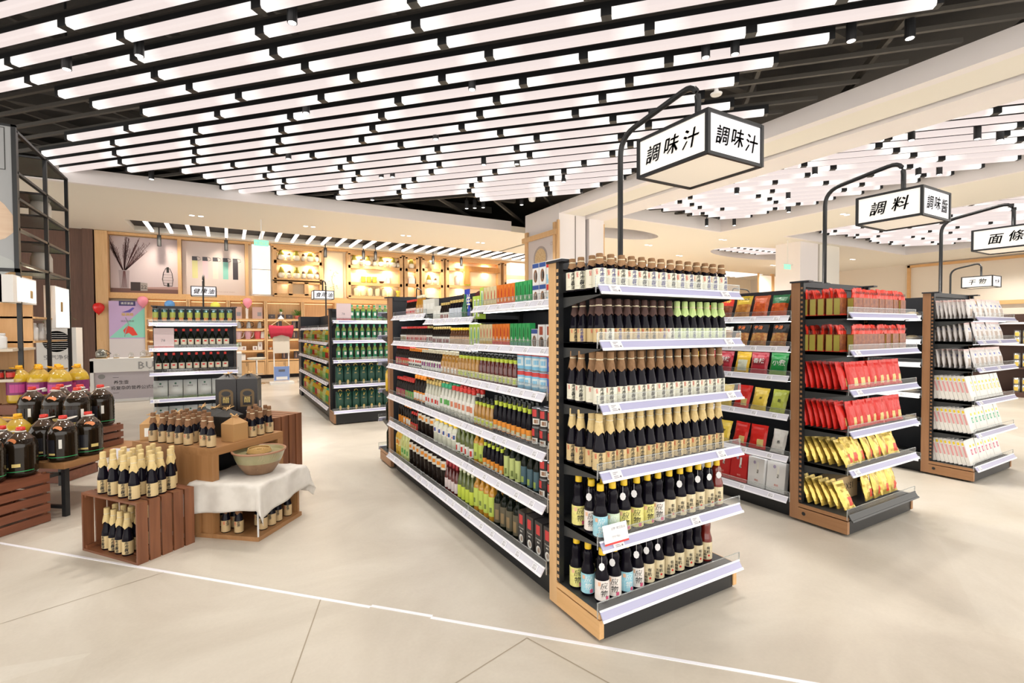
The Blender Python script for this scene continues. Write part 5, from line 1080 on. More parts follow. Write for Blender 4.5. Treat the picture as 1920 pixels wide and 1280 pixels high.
# ---- oil table and crates at the far left
tt = empty('oil_table', 'wooden topped table with black steel legs under dark oil jugs', 'table', (-1.12, 5.045, 0), R(52))
a = MB(); a.box(0, 0, .385, .78, .95, .43, TABLEW); a.build('table_top', tt)
for x, y in ((.03, .03), (.7, .03), (.03, .88), (.7, .88)):
    a = MB(); a.box(x, y, 0, x+.035, y+.035, .385, BLACK); a.build('leg', tt)
a = MB(); a.box(.035, .04, .06, .06, .88, .085, BLACK); a.box(.05, .895, .1, .72, .91, .13, BLACK); a.build('stretcher', tt)
def slatbox(label, ox, oy, ang, L, W_, z, H, n):
    t = empty('slatted_crate', label, 'crate', (ox, oy, z), R(ang)); ph = H/n
    for k in range(n):
        z0 = k*ph+.004; z1 = (k+1)*ph-.014
        for nm, q in (('slat', (-L, 0, z0, 0, .014, z1)), ('slat', (-.014, .014, z0, 0, W_, z1)), ('slat', (-L, W_-.014, z0, 0, W_, z1))):
            a = MB(); a.box(*q, wood('red_slat_long', (.15,.05,.025), (.22,.075,.04), 'X', .4, 5)); a.build(nm, t)
    for x in (-L, -.034):
        for y in (.014, W_-.034): a = MB(); a.box(x, y, 0, x+.02, y+.02, H, REDWZ); a.build('corner_post', t)
    a = MB(); a.box(-L, .014, H-.02, -.014, W_-.014, H-.012, MATS['red_slat_long']); a.build('top_board', t)
slatbox('dark red slatted crate on the floor under oil jugs at the left', -1.20, 5.03, 46, .95, .38, 0, .385, 5)
slatbox('dark red slatted crate standing on the oil table', -1.12+.616*.66-.788*.16, 5.045+.788*.66+.616*.16, 52, .42, .76, .431, .195, 3)
slatbox('dark red slatted crate behind, holding yellow oil jugs', -1.39, 6.22, -30, .62, .40, 0, .77, 7)
def jug(nm, h, r, body, top, capm, seed, hand, labs=None, seal=None):
    b_ = MB(); prof = [(r*.9, 0), (r*.97, .012)]
    for k in range(7): z = .03+k*(h*.58-.03)/7; prof += [(r, z), (r*.975, z+.012)]
    prof += [(r, h*.58), (r*.96, h*.66), (r*.8, h*.76), (r*.5, h*.85), (.026, h*.9), (.024, h*.93)]
    mats = [body]*(len(prof)-6)+[body, body, top, top, top]; b_.lathe(prof, mats, 18)
    c_ = MB(); c_.lathe([(.027, h*.93), (.028, h*.935), (.026, h*.995), (.02, h)], capm, 14)
    hd = MB(); an = random.Random(seed).uniform(0, 6); pts = []
    for k in range(11):
        u = k/10*PI; pts.append(((.03+.055*math.sin(u))*math.cos(an)-(.028*math.cos(u))*math.sin(an), (.03+.055*math.sin(u))*math.sin(an)+(.028*math.cos(u))*math.cos(an), h*.915+.012*math.sin(u)))
    hd.tube(pts, .0045, hand, 6); hd.lathe([(.032, h*.895), (.034, h*.91), (.03, h*.92)], hand, 14)
    T = [(nm, b_.mesh(nm, True)), ('cap', c_.mesh('cap', True)), ('handle', hd.mesh('handle', True))]
    if labs: l_ = MB(); [l_.arc(r+.0015, z0*h, z1*h, a0, a1, m, 12) for (z0, z1, a0, a1, m) in labs]; T.append(('label', l_.mesh('label')))
    if seal:
        s_ = MB(); s_.add([(.035*math.cos(2*PI*k/12)+.02, -r*.82-.02*(.0), h*.74+.02*math.sin(2*PI*k/12)) for k in range(12)], [tuple(range(12))], C('seal_orange', (.85,.3,.12), .5)); s_.quad((.0, -r*.83, h*.66), (.03, -r*.83, h*.66), (.03, -r*.83, h*.71), (.0, -r*.83, h*.71), cR); T.append(('seal_tag', s_.mesh('seal_tag'), 1))
    return T
JD = C('jug_black_oil', (.014, .009, .005), .1, spec=.45); JDt = C('jug_neck_brown', (.07, .045, .03), .12, coat=.5); WHH = C('handle_white', (.72,.68,.62), .4)
JB = [jug('black_oil_jug', .355, .098, JD, JDt, cR, k, WHH, [(.15, .5, -1.1, .1, C('jug_label_dark', (.02,.02,.026), .3)), (.1, .115, -1.4, 1.6, C('jug_line_green', (.03,.35,.12))), (.3, .5, .35, .55, PAPER) if k else (.2, .27, .3, .8, LGOLD), (.16, .2, -.4, .1, LGOLD)], seal=(k != 2)) for k in range(3)]
JY = [jug('yellow_oil_jug', .36, .092, C('jug_yellow_oil', (.55, .36, .03), .12, coat=.4), C('jug_neck_amber', (.5,.33,.07), .12, coat=.4), C('cap_amber', (.85,.42,.01), .35), 5+k, C('handle_amber', (.85,.42,.01), .4), [(.22, .56, -1.6, 1.6, C('label_plum', (.2,.015,.12))), (.28, .5, -1.0, .2, C('label_fuchsia', (.5,.05,.25))), (.3, .38, .4, .9, PAPER)]) for k in range(2)]
n_ = 0
TL = lambda x, y: (-1.12+.616*x-.788*y, 5.045+.788*x+.616*y)
for (x, y, z, w_) in [(*TL(.29, .055+.05), .431, 'alone near the right end of the oil table'), (*TL(.1, .12), .431, 'beside the leg of the oil table'), (*TL(.125, .33), .431, 'second row on the oil table'), (-1.36, 5.04, .386, 'at the corner of the floor crate'), (-1.50, 4.90, .386, 'cut by the photo edge on the floor crate'), (-1.64, 4.76, .386, 'outermost on the floor crate'), (-1.504, 5.18, .386, 'second row at the corner of the floor crate'), (-1.644, 5.04, .386, 'second row further out on the floor crate')]:
    place(JB[n_ % 3], (x, y, z+.001), f'large black oil jug with red cap {w_}', 'oil jug', rz=rr.uniform(-.7, .1)); n_ += 1
for (x, y, w_) in [(*TL(.55, .27), 'nearest the end of the table crate'), (*TL(.55, .48), 'second along the end of the table crate'), (*TL(.55, .69), 'third along the end of the table crate'), (*TL(.345, .27), 'front inner place on the table crate'), (*TL(.345, .48), 'second inner place on the table crate'), (*TL(.345, .72), 'third inner place on the table crate')]:
    place(JB[n_ % 3], (x, y, .627), f'large black oil jug with red cap {w_}', 'oil jug', rz=rr.uniform(-.7, .1)); n_ += 1
for j in range(2):
    for i in range(3):
        p = frame2(-1.39, 6.22, -30)(-.1-i*.2, .105+j*.195, .771)
        place(JY[(i+j) % 2], p, f'yellow oil jug with amber cap, {nth(i+1)} along the {nth(j+1)} row of the tall crate', 'oil jug', rz=rr.uniform(-.2, .5), group='yellow oil jugs on the tall crate')
for i, (x, y) in enumerate([TL(.11, .56), TL(.11, .78)]):
    place(JY[i % 2], (x, y, .431), f'yellow oil jug behind black jugs on the oil table, {("nearer", "farther")[i]} one', 'oil jug')
# ------------------------------------------------------------------ tall black shelving with light boxes
XS, YA, YB = -1.75, 6.6, 8.35
t = empty('display_shelving', 'tall black steel shelving with oak backs, light boxes and a poster', 'shelving', (XS, YA, 0))
for x, y in ((0, 0), (0, .9), (0, YB-YA), (-.5, YB-YA), (-.5, .9)):
    a = MB(); a.box(x-.035, y, 0, x, y+.03, 3.42, BLACK); a.build('post', t)
for z in (3.40, 3.0, 2.75, 2.45, 2.12):
    a = MB(); a.box(-.035, 0, z, 0, YB-YA+.03, z+.025, BLACK); a.box(-.5, .88, z, 0, .9, z+.02, BLACK); a.box(-.5, YB-YA, z, 0, YB-YA+.02, z+.02, BLACK); a.box(-.5, .9, z+.005, -.035, YB-YA, z+.015, C('smoked_glass', (.1,.13,.12), .15)); a.build('shelf_frame', t)
a = MB(); a.box(-.5, .03, .62, -.47, YB-YA, 3.3, OAK); a.build('oak_back', t)
a = MB(); a.box(-2.6, .5, .5, -.05, .53, 2.05, OAK); a.build('oak_back', t)
a = MB(); a.box(-2.6, .72, 2.05, -.3, .75, 3.36, OAK); a.build('oak_back', t)
a = MB(); a.box(-2.6, -.02, 2.06, -.02, .0, 3.45, mat('poster_grey', (.36, .37, .38), .35)); a.box(-.035, -.03, 2.04, .0, -.0, 3.46, BLACK); a.box(-2.6, -.03, 2.04, 0, -.0, 2.075, BLACK); a.box(-2.6, -.03, 3.44, 0, 0, 3.46, BLACK)
n = 20; a.add([(-.42+.4*math.cos(2*PI*k/n), -.0215, 2.62+.28*math.sin(2*PI*k/n)-.12*math.cos(2*PI*k/n)) for k in range(n)], [tuple(range(n))], wood('board_pale', (.66,.47,.33), (.72,.55,.4), 'X', .5)); ellipse(a, -.32, 2.1, .3, .12, -.0225, C('poster_plate', (.42,.44,.43)))
text(a, '木', .09, INK, lambda x, z: (-.16+x, -.0225, 3.2+z)); [a.box(-.23+i*.0, -.0228, 3.02+i*.4, -.08, -.0222, 3.026+i*.4, INK) for i in (0, 1)]; a.box(-.086, -.0228, 3.02, -.08, -.0222, 3.42, INK)
a.build('poster_panel', t)
LB = mat('lightbox_face', (.8, .8, .8), .4, emit=1.0, ecol=(.97, 1, .96))
a = MB(); a.box(-2.6, -.2, 1.74, -.08, -.0, 2.0, WHITE); a.quad((-2.6, -.202, 1.76), (-.2, -.202, 1.76), (-.2, -.202, 1.98), (-2.6, -.202, 1.98), LB); ellipse(a, -.42, 1.83, .08, .035, -.2035, C('print_wood_bowl', (.45,.3,.12))); ellipse(a, -.40, 1.845, .06, .025, -.204, PAPER); a.build('light_box', t)
a = MB(); a.box(-.1, -.2, 1.74, .0, .45, 2.0, WHITE); a.quad((.002, -.1, 1.755), (.002, .43, 1.755), (.002, .43, 1.985), (.002, -.1, 1.985), LB); a.quad((.0035, .25, 1.80), (.0035, .33, 1.80), (.0035, .33, 1.88), (.0035, .25, 1.88), C('print_wood_bowl', (.45,.3,.12))); a.build('light_box', t)
a = MB(); a.box(-.1, 1.1, 1.5, .0, 1.7, 2.0, WHITE); a.quad((.002, 1.12, 1.51), (.002, 1.68, 1.51), (.002, 1.68, 1.99), (.002, 1.12, 1.99), LB); a.quad((.0035, 1.3, 1.70), (.0035, 1.4, 1.70), (.0035, 1.4, 1.82), (.0035, 1.3, 1.82), C('print_wood_bowl', (.45,.3,.12))); a.build('light_box', t)
for z in (.98, 1.27): a = MB(); a.box(-2.6, -.15, z, -.03, .5, z+.025, C('shelf_pale', (.7,.62,.5), .4)); a.build('shelf', t)
for z in (.98, 1.34, 1.6): a = MB(); a.box(-.45, .5, z, -.03, 1.7, z+.02, OAK); a.build('shelf', t)
a = MB(); a.box(-2.6, -.0, .0, -.3, .5, .62, C('cabinet_base', (.1,.06,.04))); a.box(-2.6, -.2, .62, 0, .5, .65, OAK); a.build('base_cabinet', t)
lamp('POINT', 'display_lamp', (XS-.5, YA-.05, 1.7), 5, size=.05, color=(1, .85, .6)); lamp('POINT', 'display_lamp', (XS-.25, YA+1.2, 1.9), 4, size=.05, color=(1, .85, .6))
WBt = fb('white_supplement_bottle', .15, .035, .02, C('bottle_white', (.72,.72,.72), .3), C('bottle_white', (.72,.72,.72)), C('cap_palegrey', (.65,.65,.66)), sh=(.7, .84))
RJ = fb('red_honey_jar', .09, .035, .033, C('jar_darkred', (.12,.015,.01), .1, coat=.4), lRed, C('lid_black', (.02,.02,.02)), lab=(.2, .7), sh=(.85, .88))
for i in range(11): place(WBt, (XS-.12-i*.085, YA-.08+(i % 2)*.1, 1.296), f'white supplement bottle on the lit shelf, {nth(i+1)} inward from the steel post', 'bottle', group='white supplement bottles on the lit shelf')
for i in range(9): place(RJ, (XS-.95-i*.08 if i > 3 else XS-.5-i*.085, YA-.08, .651 if i < 4 else 1.006), f'small dark red jar at the oil jug shelving, {nth(i+1)} inward from the post', 'jar', group='dark red jars at the left shelving')
for i in range(8): place(RJ, (XS-.06-i*.08, YA-.1, 1.006), f'small dark red jar on the lower lit shelf, {nth(i+1)} inward from the post', 'jar', group='dark red jars on the lower lit shelf')
for i in range(4):
    place(WBt, (XS-.1-.07*(i % 2), YA+.7+i*.13, 1.361), f'tall white bottle inside the oak niche, {nth(i+1)} from its front', 'bottle', group='white bottles in the oak niche', sc=1.3)
CJ = MB(); CJ.lathe([(.08, 0), (.1, .03), (.1, .2), (.085, .24), (.08, .26)], C('ceramic_white', (.62,.6,.56), .35), 18); CJm = CJ.mesh('ceramic_canister', True)
for i, (z, y) in enumerate(((2.765, 1.35), (2.14, 1.35))): place([('ceramic_canister', CJm)], (XS-.17, YA+y, z), f'white ceramic canister on the {("upper","lower")[i]} open steel shelf', 'canister')
def plant(label, loc, r, h, potm, seed, leafm=C('leaf_green', (.06,.24,.03), .45), n=60, leafl=.12, pot=True):
    rs = random.Random(seed); t = empty('potted_plant', label, 'plant', loc)
    if pot: a = MB(); a.lathe([(r*.3, 0), (r*.42, h*.35), (r*.4, h*.36)], potm, 14); a.build('pot', t, smooth=True)
    a = MB()
    for k in range(n):
        an = rs.uniform(0, 2*PI); el = rs.uniform(.2, 1.3); l = leafl*rs.uniform(.6, 1.2); b0 = Vector((0, 0, h*.36)); d1 = Vector((math.cos(an)*math.cos(el), math.sin(an)*math.cos(el), math.sin(el)))
        side = Vector((-math.sin(an), math.cos(an), 0))*l*.16; m1 = b0+d1*r*rs.uniform(.5, 1); tip = m1+(d1+Vector((0, 0, -.7)))*l; mid = (m1+tip)/2+Vector((0, 0, l*.12))
        a.add([m1-d1*l*.3, mid-side, tip, mid+side], [(0, 1, 2, 3)], leafm); a.tube([b0, m1], .0025, leafm, 3)
    a.build('foliage', t)
    return t
# ------------------------------------------------------------------ back of the shop
YW = 17.3
# white air purifier column, counter and plant
t = empty('air_purifier_column', 'tall white column appliance with round grille beside the white counter', 'appliance', (-2.95, 13.0, 0))
a = MB(); a.box(-.3, 0, 0, .3, .5, 1.55, WHITE); a.build('body', t)
a = MB(); a.lathe([(.21, -.012), (.21, 0)], C('grille_grey', (.25,.25,.25), .5), 24); m_ = a.build('round_grille', t); m_.rotation_euler = (R(90), 0, 0); m_.location = (0, -.0, 1.27)
a = MB()
for k in range(9): w_ = math.sqrt(max(0, .2**2-(.04*(k-4))**2)); a.box(-w_, -.016, 1.27+.04*(k-4)-.006, w_, -.012, 1.27+.04*(k-4)+.006, C('grille_light', (.5,.5,.5)))
text(a, '空气净化', .1, C('print_grey', (.2,.2,.22)), lambda x, z: (x, -.004, .92+z)); a.build('slats', t)
plant('bushy green plant in a red pot on top of the white column', (-2.95, 13.2, 1.551), .26, .28, C('pot_coral', (.6,.15,.12), .4), 3, n=70)
c = empty('white_counter', 'white display counter with printed front panel and block letters', 'counter', (-2.45, 13.0, 0))
a = MB(); a.box(0, 0, .86, 1.95, .55, .9, WHITE); a.box(0, .0, 0, .06, .5, .86, WHITE); a.box(1.89, 0, 0, 1.95, .5, .86, WHITE); a.box(0, 0, .62, 1.95, .04, .86, WHITE); a.box(0, 0, 0, 1.95, .06, .05, WHITE); a.build('body', c)
a = MB(); a.box(.06, .03, .05, 1.89, .05, .62, C('banner_mauve', (.5,.46,.5), .4)); a.box(1.6, .028, .05, 1.89, .03, .62, C('banner_blue', (.2,.28,.45), .4)); ellipse(a, 1.35, .17, .1, .07, .027, C('banner_tea', (.5,.25,.08))); ellipse(a, 1.55, .22, .1, .12, .026, C('banner_tea', (.5,.25,.08))); ellipse(a, .18, .53, .06, .05, .026, C('grille_grey', (.25,.25,.25)))
text(a, '养生壶', .085, INK, lambda x, z: (.5+x, .026, .37+z)); text(a, '将复杂的营养公式交给', .085, INK, lambda x, z: (.75+x, .026, .25+z)); a.box(.36, .026, .5, .46, .027, .506, INK); a.box(.36, .026, .18, .46, .027, .186, INK); a.build('front_banner', c)
a = MB(); text(a, 'BUYDEEM', .22, C('letters_grey', (.33,.33,.33), .5), lambda x, z: (1.3+x, -.004, .67+z), bold=.012, sp=1.1); a.build('block_letters', c)
GLS = clear('tea_glass', (.85,.85,.82), .3)
for k in range(8):
    a = MB(); r_ = (.1, .05, .045, .1, .04, .05, .045, .04)[k]; h = (.2, .1, .12, .16, .12, .14, .16, .12)[k]; gm = GLS if k else C('kettle_steel', (.3,.3,.27), .2, metal=.6)
    a.lathe([(r_*.8, .012), (r_, h*.3), (r_*.95, h*.7), (r_*.5, h*.95), (r_*.15, h)], gm, 14); a.lathe([(r_*1.05, 0), (r_*1.05, .012)], C('tray_oak', (.5,.33,.14)), 12)
    if k in (0, 3): a.tube([(r_*.9, 0, h*.3), (r_*1.6, 0, h*.5), (r_*.8, 0, h*.85)], .008, INK if k == 0 else C('handle_copper', (.6,.2,.12)), 6)
    tag(a.build('glass_teapot' if k in (0, 3) else 'glass_cup', loc=(-2.3+k*.25, 13.22, .9), smooth=True), f'{"teapot" if k in (0,3) else "glass cup on a wooden coaster"}, {nth(k+1)} along the white counter from the column', 'teapot' if k in (0, 3) else 'cup')
# ---------- upper wall: framed posters, light box and niches
q = MB()
q.box(-3.05, YW-.28, .0, -2.78, YW-.006, 4.19, OAK); q.box(-2.78, YW-.22, 4.12, 22, YW-.006, 4.19, OAKX); q.box(-2.78, YW-.22, 2.38, 12.6, YW-.006, 2.54, OAKX)
for x in (-1.215, .49): q.box(x, YW-.22, 2.54, x+.09, YW-.006, 4.12, OAK)
o = q.build('oak_framework'); tag(o, 'oak framework across the back wall around posters and niches', 'wall frame')
POST = mat('poster_mauve', (.55, .47, .5), .5); WARMW = mat('niche_back', (.78, .68, .5), .7)
def poster1():
    t = empty('poster', 'large poster of dried branches, vase and lantern on the back wall', 'poster', (-2.765, YW-.05, 2.55))
    W_, H = 1.54, 1.55; a = MB(); a.box(0, 0, 0, W_, .02, H, POST); a.build('sheet', t); b_ = MB(); y = -.002
    b_.quad((0, y, 0), (W_, y, 0), (W_, y, .12), (0, y, .12), C('poster_table', (.16,.08,.07))); b_.quad((.7, y, .12), (W_, y, .12), (W_, y, .2), (.6, y, .16), C('poster_cloth', (.4,.25,.24)))
    rs = random.Random(9); BR = C('poster_branch', (.13,.05,.055))
    for k in range(46):
        an = rs.uniform(-.62, .75); l = rs.uniform(.6, 1.0); p = Vector((.3+an*.06, y-.001, .62)); q_2 = p+Vector((math.sin(an), 0, math.cos(an)))*l
        q_2.z = min(q_2.z, H-.02); q_2.x = max(.01, q_2.x); s = Vector((math.cos(an), 0, -math.sin(an)))*.004; b_.quad(p-s, p+s, q_2+s, q_2-s, BR)
        for z in range(7):
            c_ = p.lerp(q_2, .45+z*.085); dx = rs.uniform(-.05, .05); s2 = Vector((.003, 0, 0)); e = Vector((max(.01, c_.x+dx), c_.y, min(H-.01, c_.z+.06))); b_.quad(c_-s2, c_+s2, e+s2, e-s2, BR)
    b_.quad((.2, y-.002, .12), (.4, y-.002, .12), (.42, y-.002, .62), (.18, y-.002, .62), C('poster_vase', (.36,.3,.32))); 
    for k in range(6): b_.quad((.24+k*.022, y-.003, .14), (.25+k*.022, y-.003, .14), (.29+k*.008, y-.003, .6), (.28+k*.008, y-.003, .6), BR)
    b_.quad((.44, y-.002, .06), (.66, y-.002, .06), (.66, y-.002, .3), (.44, y-.002, .3), C('poster_clock', (.035,.02,.02))); b_.quad((.66, y-.002, .06), (.82, y-.002, .06), (.82, y-.002, .28), (.66, y-.002, .3), C('poster_clockface', (.3,.27,.26)))
    text(b_, '22', .14, INK, lambda x, z: (.74+x, y-.004, .12+z))
    b_.build('picture', t); l_ = MB()
    pts = [(1.2, y-.004, .24), (1.17, y-.004, .4), (1.2, y-.004, .6), (1.25, y-.004, .72), (1.35, y-.004, .72), (1.4, y-.004, .58), (1.42, y-.004, .4), (1.4, y-.004, .22)]
    l_.tube(pts, .009, INK, 5, closed=True); [l_.box(1.18, y-.006, z, 1.41, y-.004, z+.006, INK) for z in (.3, .38, .46, .54)]; l_.box(1.28, y-.006, .2, 1.33, y-.004, .3, INK); l_.box(1.27, y-.006, .6, 1.33, y-.004, .76, INK)
    text(l_, '1.06', .05, C('print_grey', (.2,.2,.22)), lambda x, z: (1.38+x, y-.003, 1.18+z)); l_.build('lantern_print', t)
poster1()
t = empty('poster', 'poster of five insulated bottles in a row on the back wall', 'poster', (-1.115, YW-.05, 2.55)); a = MB(); a.box(0, 0, 0, 1.6, .02, 1.55, mat('poster_pinkish', (.62,.54,.52), .5)); a.build('sheet', t)
a = MB()
for k, cc in enumerate(((.62,.6,.3), (.7,.5,.55), (.68,.62,.55), (.22,.52,.46), (.035,.03,.04))):
    x = .24+k*.26; m_ = C(f'flask_print_{"abcde"[k]}', cc); h = -.0*k; a.quad((x, -.002, .48), (x+.14, -.002, .48), (x+.14, -.002, 1.0), (x, -.002, 1.0), m_); a.quad((x, -.003, 1.0), (x+.14, -.003, 1.0), (x+.12, -.003, 1.12), (x, -.003, 1.12), C('flask_lid', (.06,.06,.075)))
    a.tube([(x+.12, -.006, 1.12), (x+.2, -.006, 1.09), (x+.22, -.006, 1.03), (x+.15, -.006, 1.0)], .006, C('flask_lid', (.06,.06,.075)), 4)
text(a, 'KEEP THE DRINK WARM', .05, C('print_taupe', (.4,.32,.3)), lambda x, z: (1.05+x, -.003, .08+z)); a.build('picture', t)
t = empty('glowing_light_box', 'tall white wall light box between the flask poster and vases', 'light box', (.66, YW-.45, 2.57)); a = MB(); a.box(0, 0, 0, .52, .2, 1.53, mat('wallbox_glow', (.7,.66,.6), .5, emit=.7, ecol=(1,.9,.8))); a.build('box', t); a = MB(); [a.box(0, -.004, z, .52, 0, z+.012, INK) for z in (0, .76, 1.52)]; [a.box(x, -.004, 0, x+.01, 0, 1.56, INK) for x in (0, .51)]; a.build('frame', t)
def niche(label, x0, x1, zs, back=WARMW, lampw=7, dv=()):
    t = empty('niche_shelf', label, 'wall shelf', (x0, YW-.24, zs[0])); H = zs[-1]-zs[0]; W_ = x1-x0
    a = MB(); a.box(0, .2, 0, W_, .235, H, back); a.build('back_panel', t)
    for z in zs: a = MB(); a.box(-.02, 0, z-zs[0]-.05, W_+.02, .22, z-zs[0]+.05, OAKX); a.build('shelf', t)
    for x in (0,)+tuple(d-x0 for d in dv)+(W_,): a = MB(); a.box(x-.06, 0, 0, x+.06, .22, H, OAK); a.build('divider', t)
    nl = max(1, round(W_/.9))
    for z0, z1 in zip(zs[:-1], zs[1:]):
        for q_k in range(nl if lampw else 0): lamp('AREA', 'niche_lamp', (x0+(q_k+.5)*W_/nl, YW-.16, z1-.06), lampw*.8, size=.2, color=(1, .76, .46))
niche('oak niche with two rows of gourd vases left of the flower recess', 1.3, 2.68, (3.08, 3.64, 4.065))
niche('oak niche with square cells under the first gourd vases', 1.3, 2.68, (2.595, 3.02), dv=(1.75, 2.22), lampw=1.5)
niche('oak niche with gourd vases, cups and glass jars in the middle', 3.55, 5.35, (2.595, 3.05, 3.62, 4.065))
niche('narrow oak niche with one gourd vase and a toaster', 5.52, 5.95, (2.595, 3.08, 3.62, 4.065), lampw=1.5)
niche('oak niche with a jar and gourd pair right of the narrow one', 6.15, 6.9, (2.595, 3.08, 3.66, 4.065))
niche('oak niche with white tube and yellow jar behind the sauce gondola', 7.1, 9.3, (2.595, 3.10, 3.74, 4.065))
niche('oak niche behind the white pier', 9.55, 12.5, (2.595, 3.3, 4.065))
niche('oak niche seen over the end of the soy sauce bottles', 12.8, 15.6, (2.1, 2.75, 3.4, 4.065), lampw=12)
niche('oak niche seen left of the second white pier', 15.9, 18.6, (2.1, 2.75, 3.4, 4.065), lampw=12)
niche('last oak niche behind the second white pier', 18.9, 22.0, (2.1, 2.75, 3.4, 4.065), lampw=12)
t = empty('flower_recess', 'bright recess with a blossom branch between the vase niches', 'wall recess', (2.8, YW-.2, 2.56)); a = MB(); a.box(0, .15, 0, .6, .19, 1.5, WARMW); a.build('back', t); a = MB(); rs = random.Random(4); a.tube([(.28, .1, 0), (.3, .1, .3), (.22, .1, .6), (.3, .1, .85)], .006, C('twig', (.2,.1,.05)), 5)
for k in range(16): x, z = rs.uniform(.12, .45), rs.uniform(.25, .95); a.lathe([(.005, z), (.022, z+.012), (.012, z+.026)], C('blossom', (.75,.5,.3), .6), 7, cx=x, cy=.1)
a.build('blossom_branch', t); lamp('POINT', 'recess_lamp', (3.1, YW-.5, 3.2), 14, size=.05, color=(1, .8, .5))
a = MB(); a.lathe([(.06, 0), (.115, .05), (.125, .12), (.1, .2), (.075, .24)], C('gourd_white', (.78,.72,.6), .3), 16); b_ = MB(); b_.lathe([(.1, .2), (.105, .21), (.06, .36), (.045, .42)], C('gourd_olive', (.3,.25,.02), .4), 16)
GV = [('gourd_vase', a.mesh('gourd_vase', True)), ('olive_top', b_.mesh('olive_top', True))]
a = MB(); a.lathe([(.04, 0), (.085, .06), (.09, .12), (.06, .2)], C('gourd_white2', (.7,.64,.52), .3), 16); b_ = MB(); b_.lathe([(.06, .2), (.062, .21), (.035, .29)], C('lid_brown', (.09,.03,.01), .4), 14)
GS = [('egg_vase', a.mesh('egg_vase', True)), ('brown_lid', b_.mesh('brown_lid', True))]
k = 0
def vases(z, xs, where):
    for i, (x, T) in enumerate(xs):
        place(T, (x, YW-.155, z+.051), f'{"gourd vase with olive top" if T is GV else "egg shaped vase with brown lid"}, {nth(i+1)} along {where}', 'vase', group='vases on '+where, sc=.86)
for z, wn in ((3.64, 'the upper row of the first niche'), (3.08, 'the lower row of the first niche')):
    vases(z, [(1.5, GV), (1.72, GS), (1.94, GV), (2.15, GS), (2.35, GV), (2.56, GS)], wn)
vases(3.62, [(3.75, GV), (3.98, GS), (4.2, GV), (4.43, GS), (4.66, GV), (4.88, GS), (5.08, GV), (5.26, GS)], 'the middle niche')
vases(3.62, [(5.74, GV)], 'the narrow niche'); vases(3.08, [(6.4, GV), (6.65, GS)], 'the niche right of the narrow one')
YJ = C('jar_yellowgreen', (.6, .5, .06), .3)
for i in range(3): a = MB(); a.lathe([(.06, 0), (.08, .04), (.065, .13), (.085, .2), (.08, .21)], YJ, 14); tag(a.build('yellow_cup', loc=(4.05+i*.19, YW-.13, 3.101), smooth=True), f'tall yellow cup, {nth(i+1)} from the flower recess in the middle niche', 'cup', 'yellow cups in the middle niche')
a = MB(); a.lathe([(.03, 0), (.09, .06), (.09, .07)], C('bowl_darkred', (.1,.02,.015), .3), 14); tag(a.build('small_bowl', loc=(4.68, YW-.13, 3.101), smooth=True), 'small dark red bowl beside the yellow cups', 'bowl')
a = MB(); a.lathe([(.07, 0), (.06, .05), (.06, .16), (.08, .2), (.08, .22)], WHITE, 14); tag(a.build('white_jar', loc=(4.92, YW-.13, 3.101), smooth=True), 'white flared jar beside the dark red bowl', 'jar')
for i in range(6): a = MB(); a.lathe([(.08, 0), (.085, .02), (.085, .24), (.06, .28)], C('jar_frosted', (.66,.58,.36), .2, coat=.3), 14); a.lathe([(.065, .28), (.07, .3)], C('lid_tan', (.5,.36,.12)), 12); tag(a.build('storage_jar', loc=(3.8+i*.24, YW-.13, 2.646), smooth=True), f'frosted storage jar with tan lid, {nth(i+1)} along the middle niche floor', 'jar', 'frosted storage jars in the middle niche')
a = MB(); a.lathe([(.05, 0), (.09, .03), (.06, .1), (.09, .16), (.1, .22)], YJ, 14); tag(a.build('yellow_vase', loc=(5.26, YW-.16, 2.646), smooth=True), 'yellow flared vase standing at the end of the jar row', 'vase')
a = MB(); a.box(-.12, -.08, 0, .12, .08, .2, WHITE); a.lathe([(.12, .2), (.12, .27), (.05, .3)], WHITE, 14, sy=.6); a.box(-.135, -.06, .02, -.12, .06, .18, C('toaster_red', (.4,.05,.03))); tag(a.build('toaster', loc=(5.74, YW-.12, 3.131)), 'rounded white toaster in the narrow wall niche', 'toaster')
a = MB(); a.lathe([(.09, 0), (.09, .26), (.075, .3)], C('jar_frosted', (.66,.58,.36)), 14); tag(a.build('tall_white_jar', loc=(6.5, YW-.12, 3.711), smooth=True), 'tall pale jar above the gourd vase pair', 'jar')
a = MB(); a.lathe([(.09, 0), (.09, .33), (.06, .39)], WHITE, 14); tag(a.build('white_canister', loc=(7.55, YW-.12, 3.151), smooth=True), 'white canister in the niche behind the sauce gondola', 'canister')
a = MB(); a.lathe([(.1, 0), (.13, .05), (.12, .16), (.08, .2)], C('jar_green', (.5,.55,.05), .3), 14); tag(a.build('green_jar', loc=(7.95, YW-.14, 3.151), smooth=True), 'yellow green jar beside the white canister', 'jar')
t = empty('oak_picture_frame', 'open oak frame leaning in the niche behind the sauce gondola', 'frame', (7.75, YW-.34, 3.2)); a = MB(); D2 = wood('orange_oak', (.5,.2,.04), (.6,.28,.07), 'Z'); a.box(0, 0, .5, 1.5, .08, .68, D2); a.box(0, 0, 0, .22, .08, .5, D2); a.build('bars', t)
a = MB(); a.box(0, 0, 0, 1.1, .3, .45, mat('wallbox_glow2', (.7,.62,.5), .5, emit=.8, ecol=(1,.9,.8))); tag(a.build('glowing_light_box', loc=(9.6, YW-.56, 3.65)), 'square white light box beside the pier on the back wall', 'light box')
a = MB(); a.box(0, 0, 0, 1.1, .3, .6, MATS['wallbox_glow2']); tag(a.build('glowing_light_box', loc=(9.6, YW-.56, 2.85)), 'lower square white light box beside the pier on the back wall', 'light box')
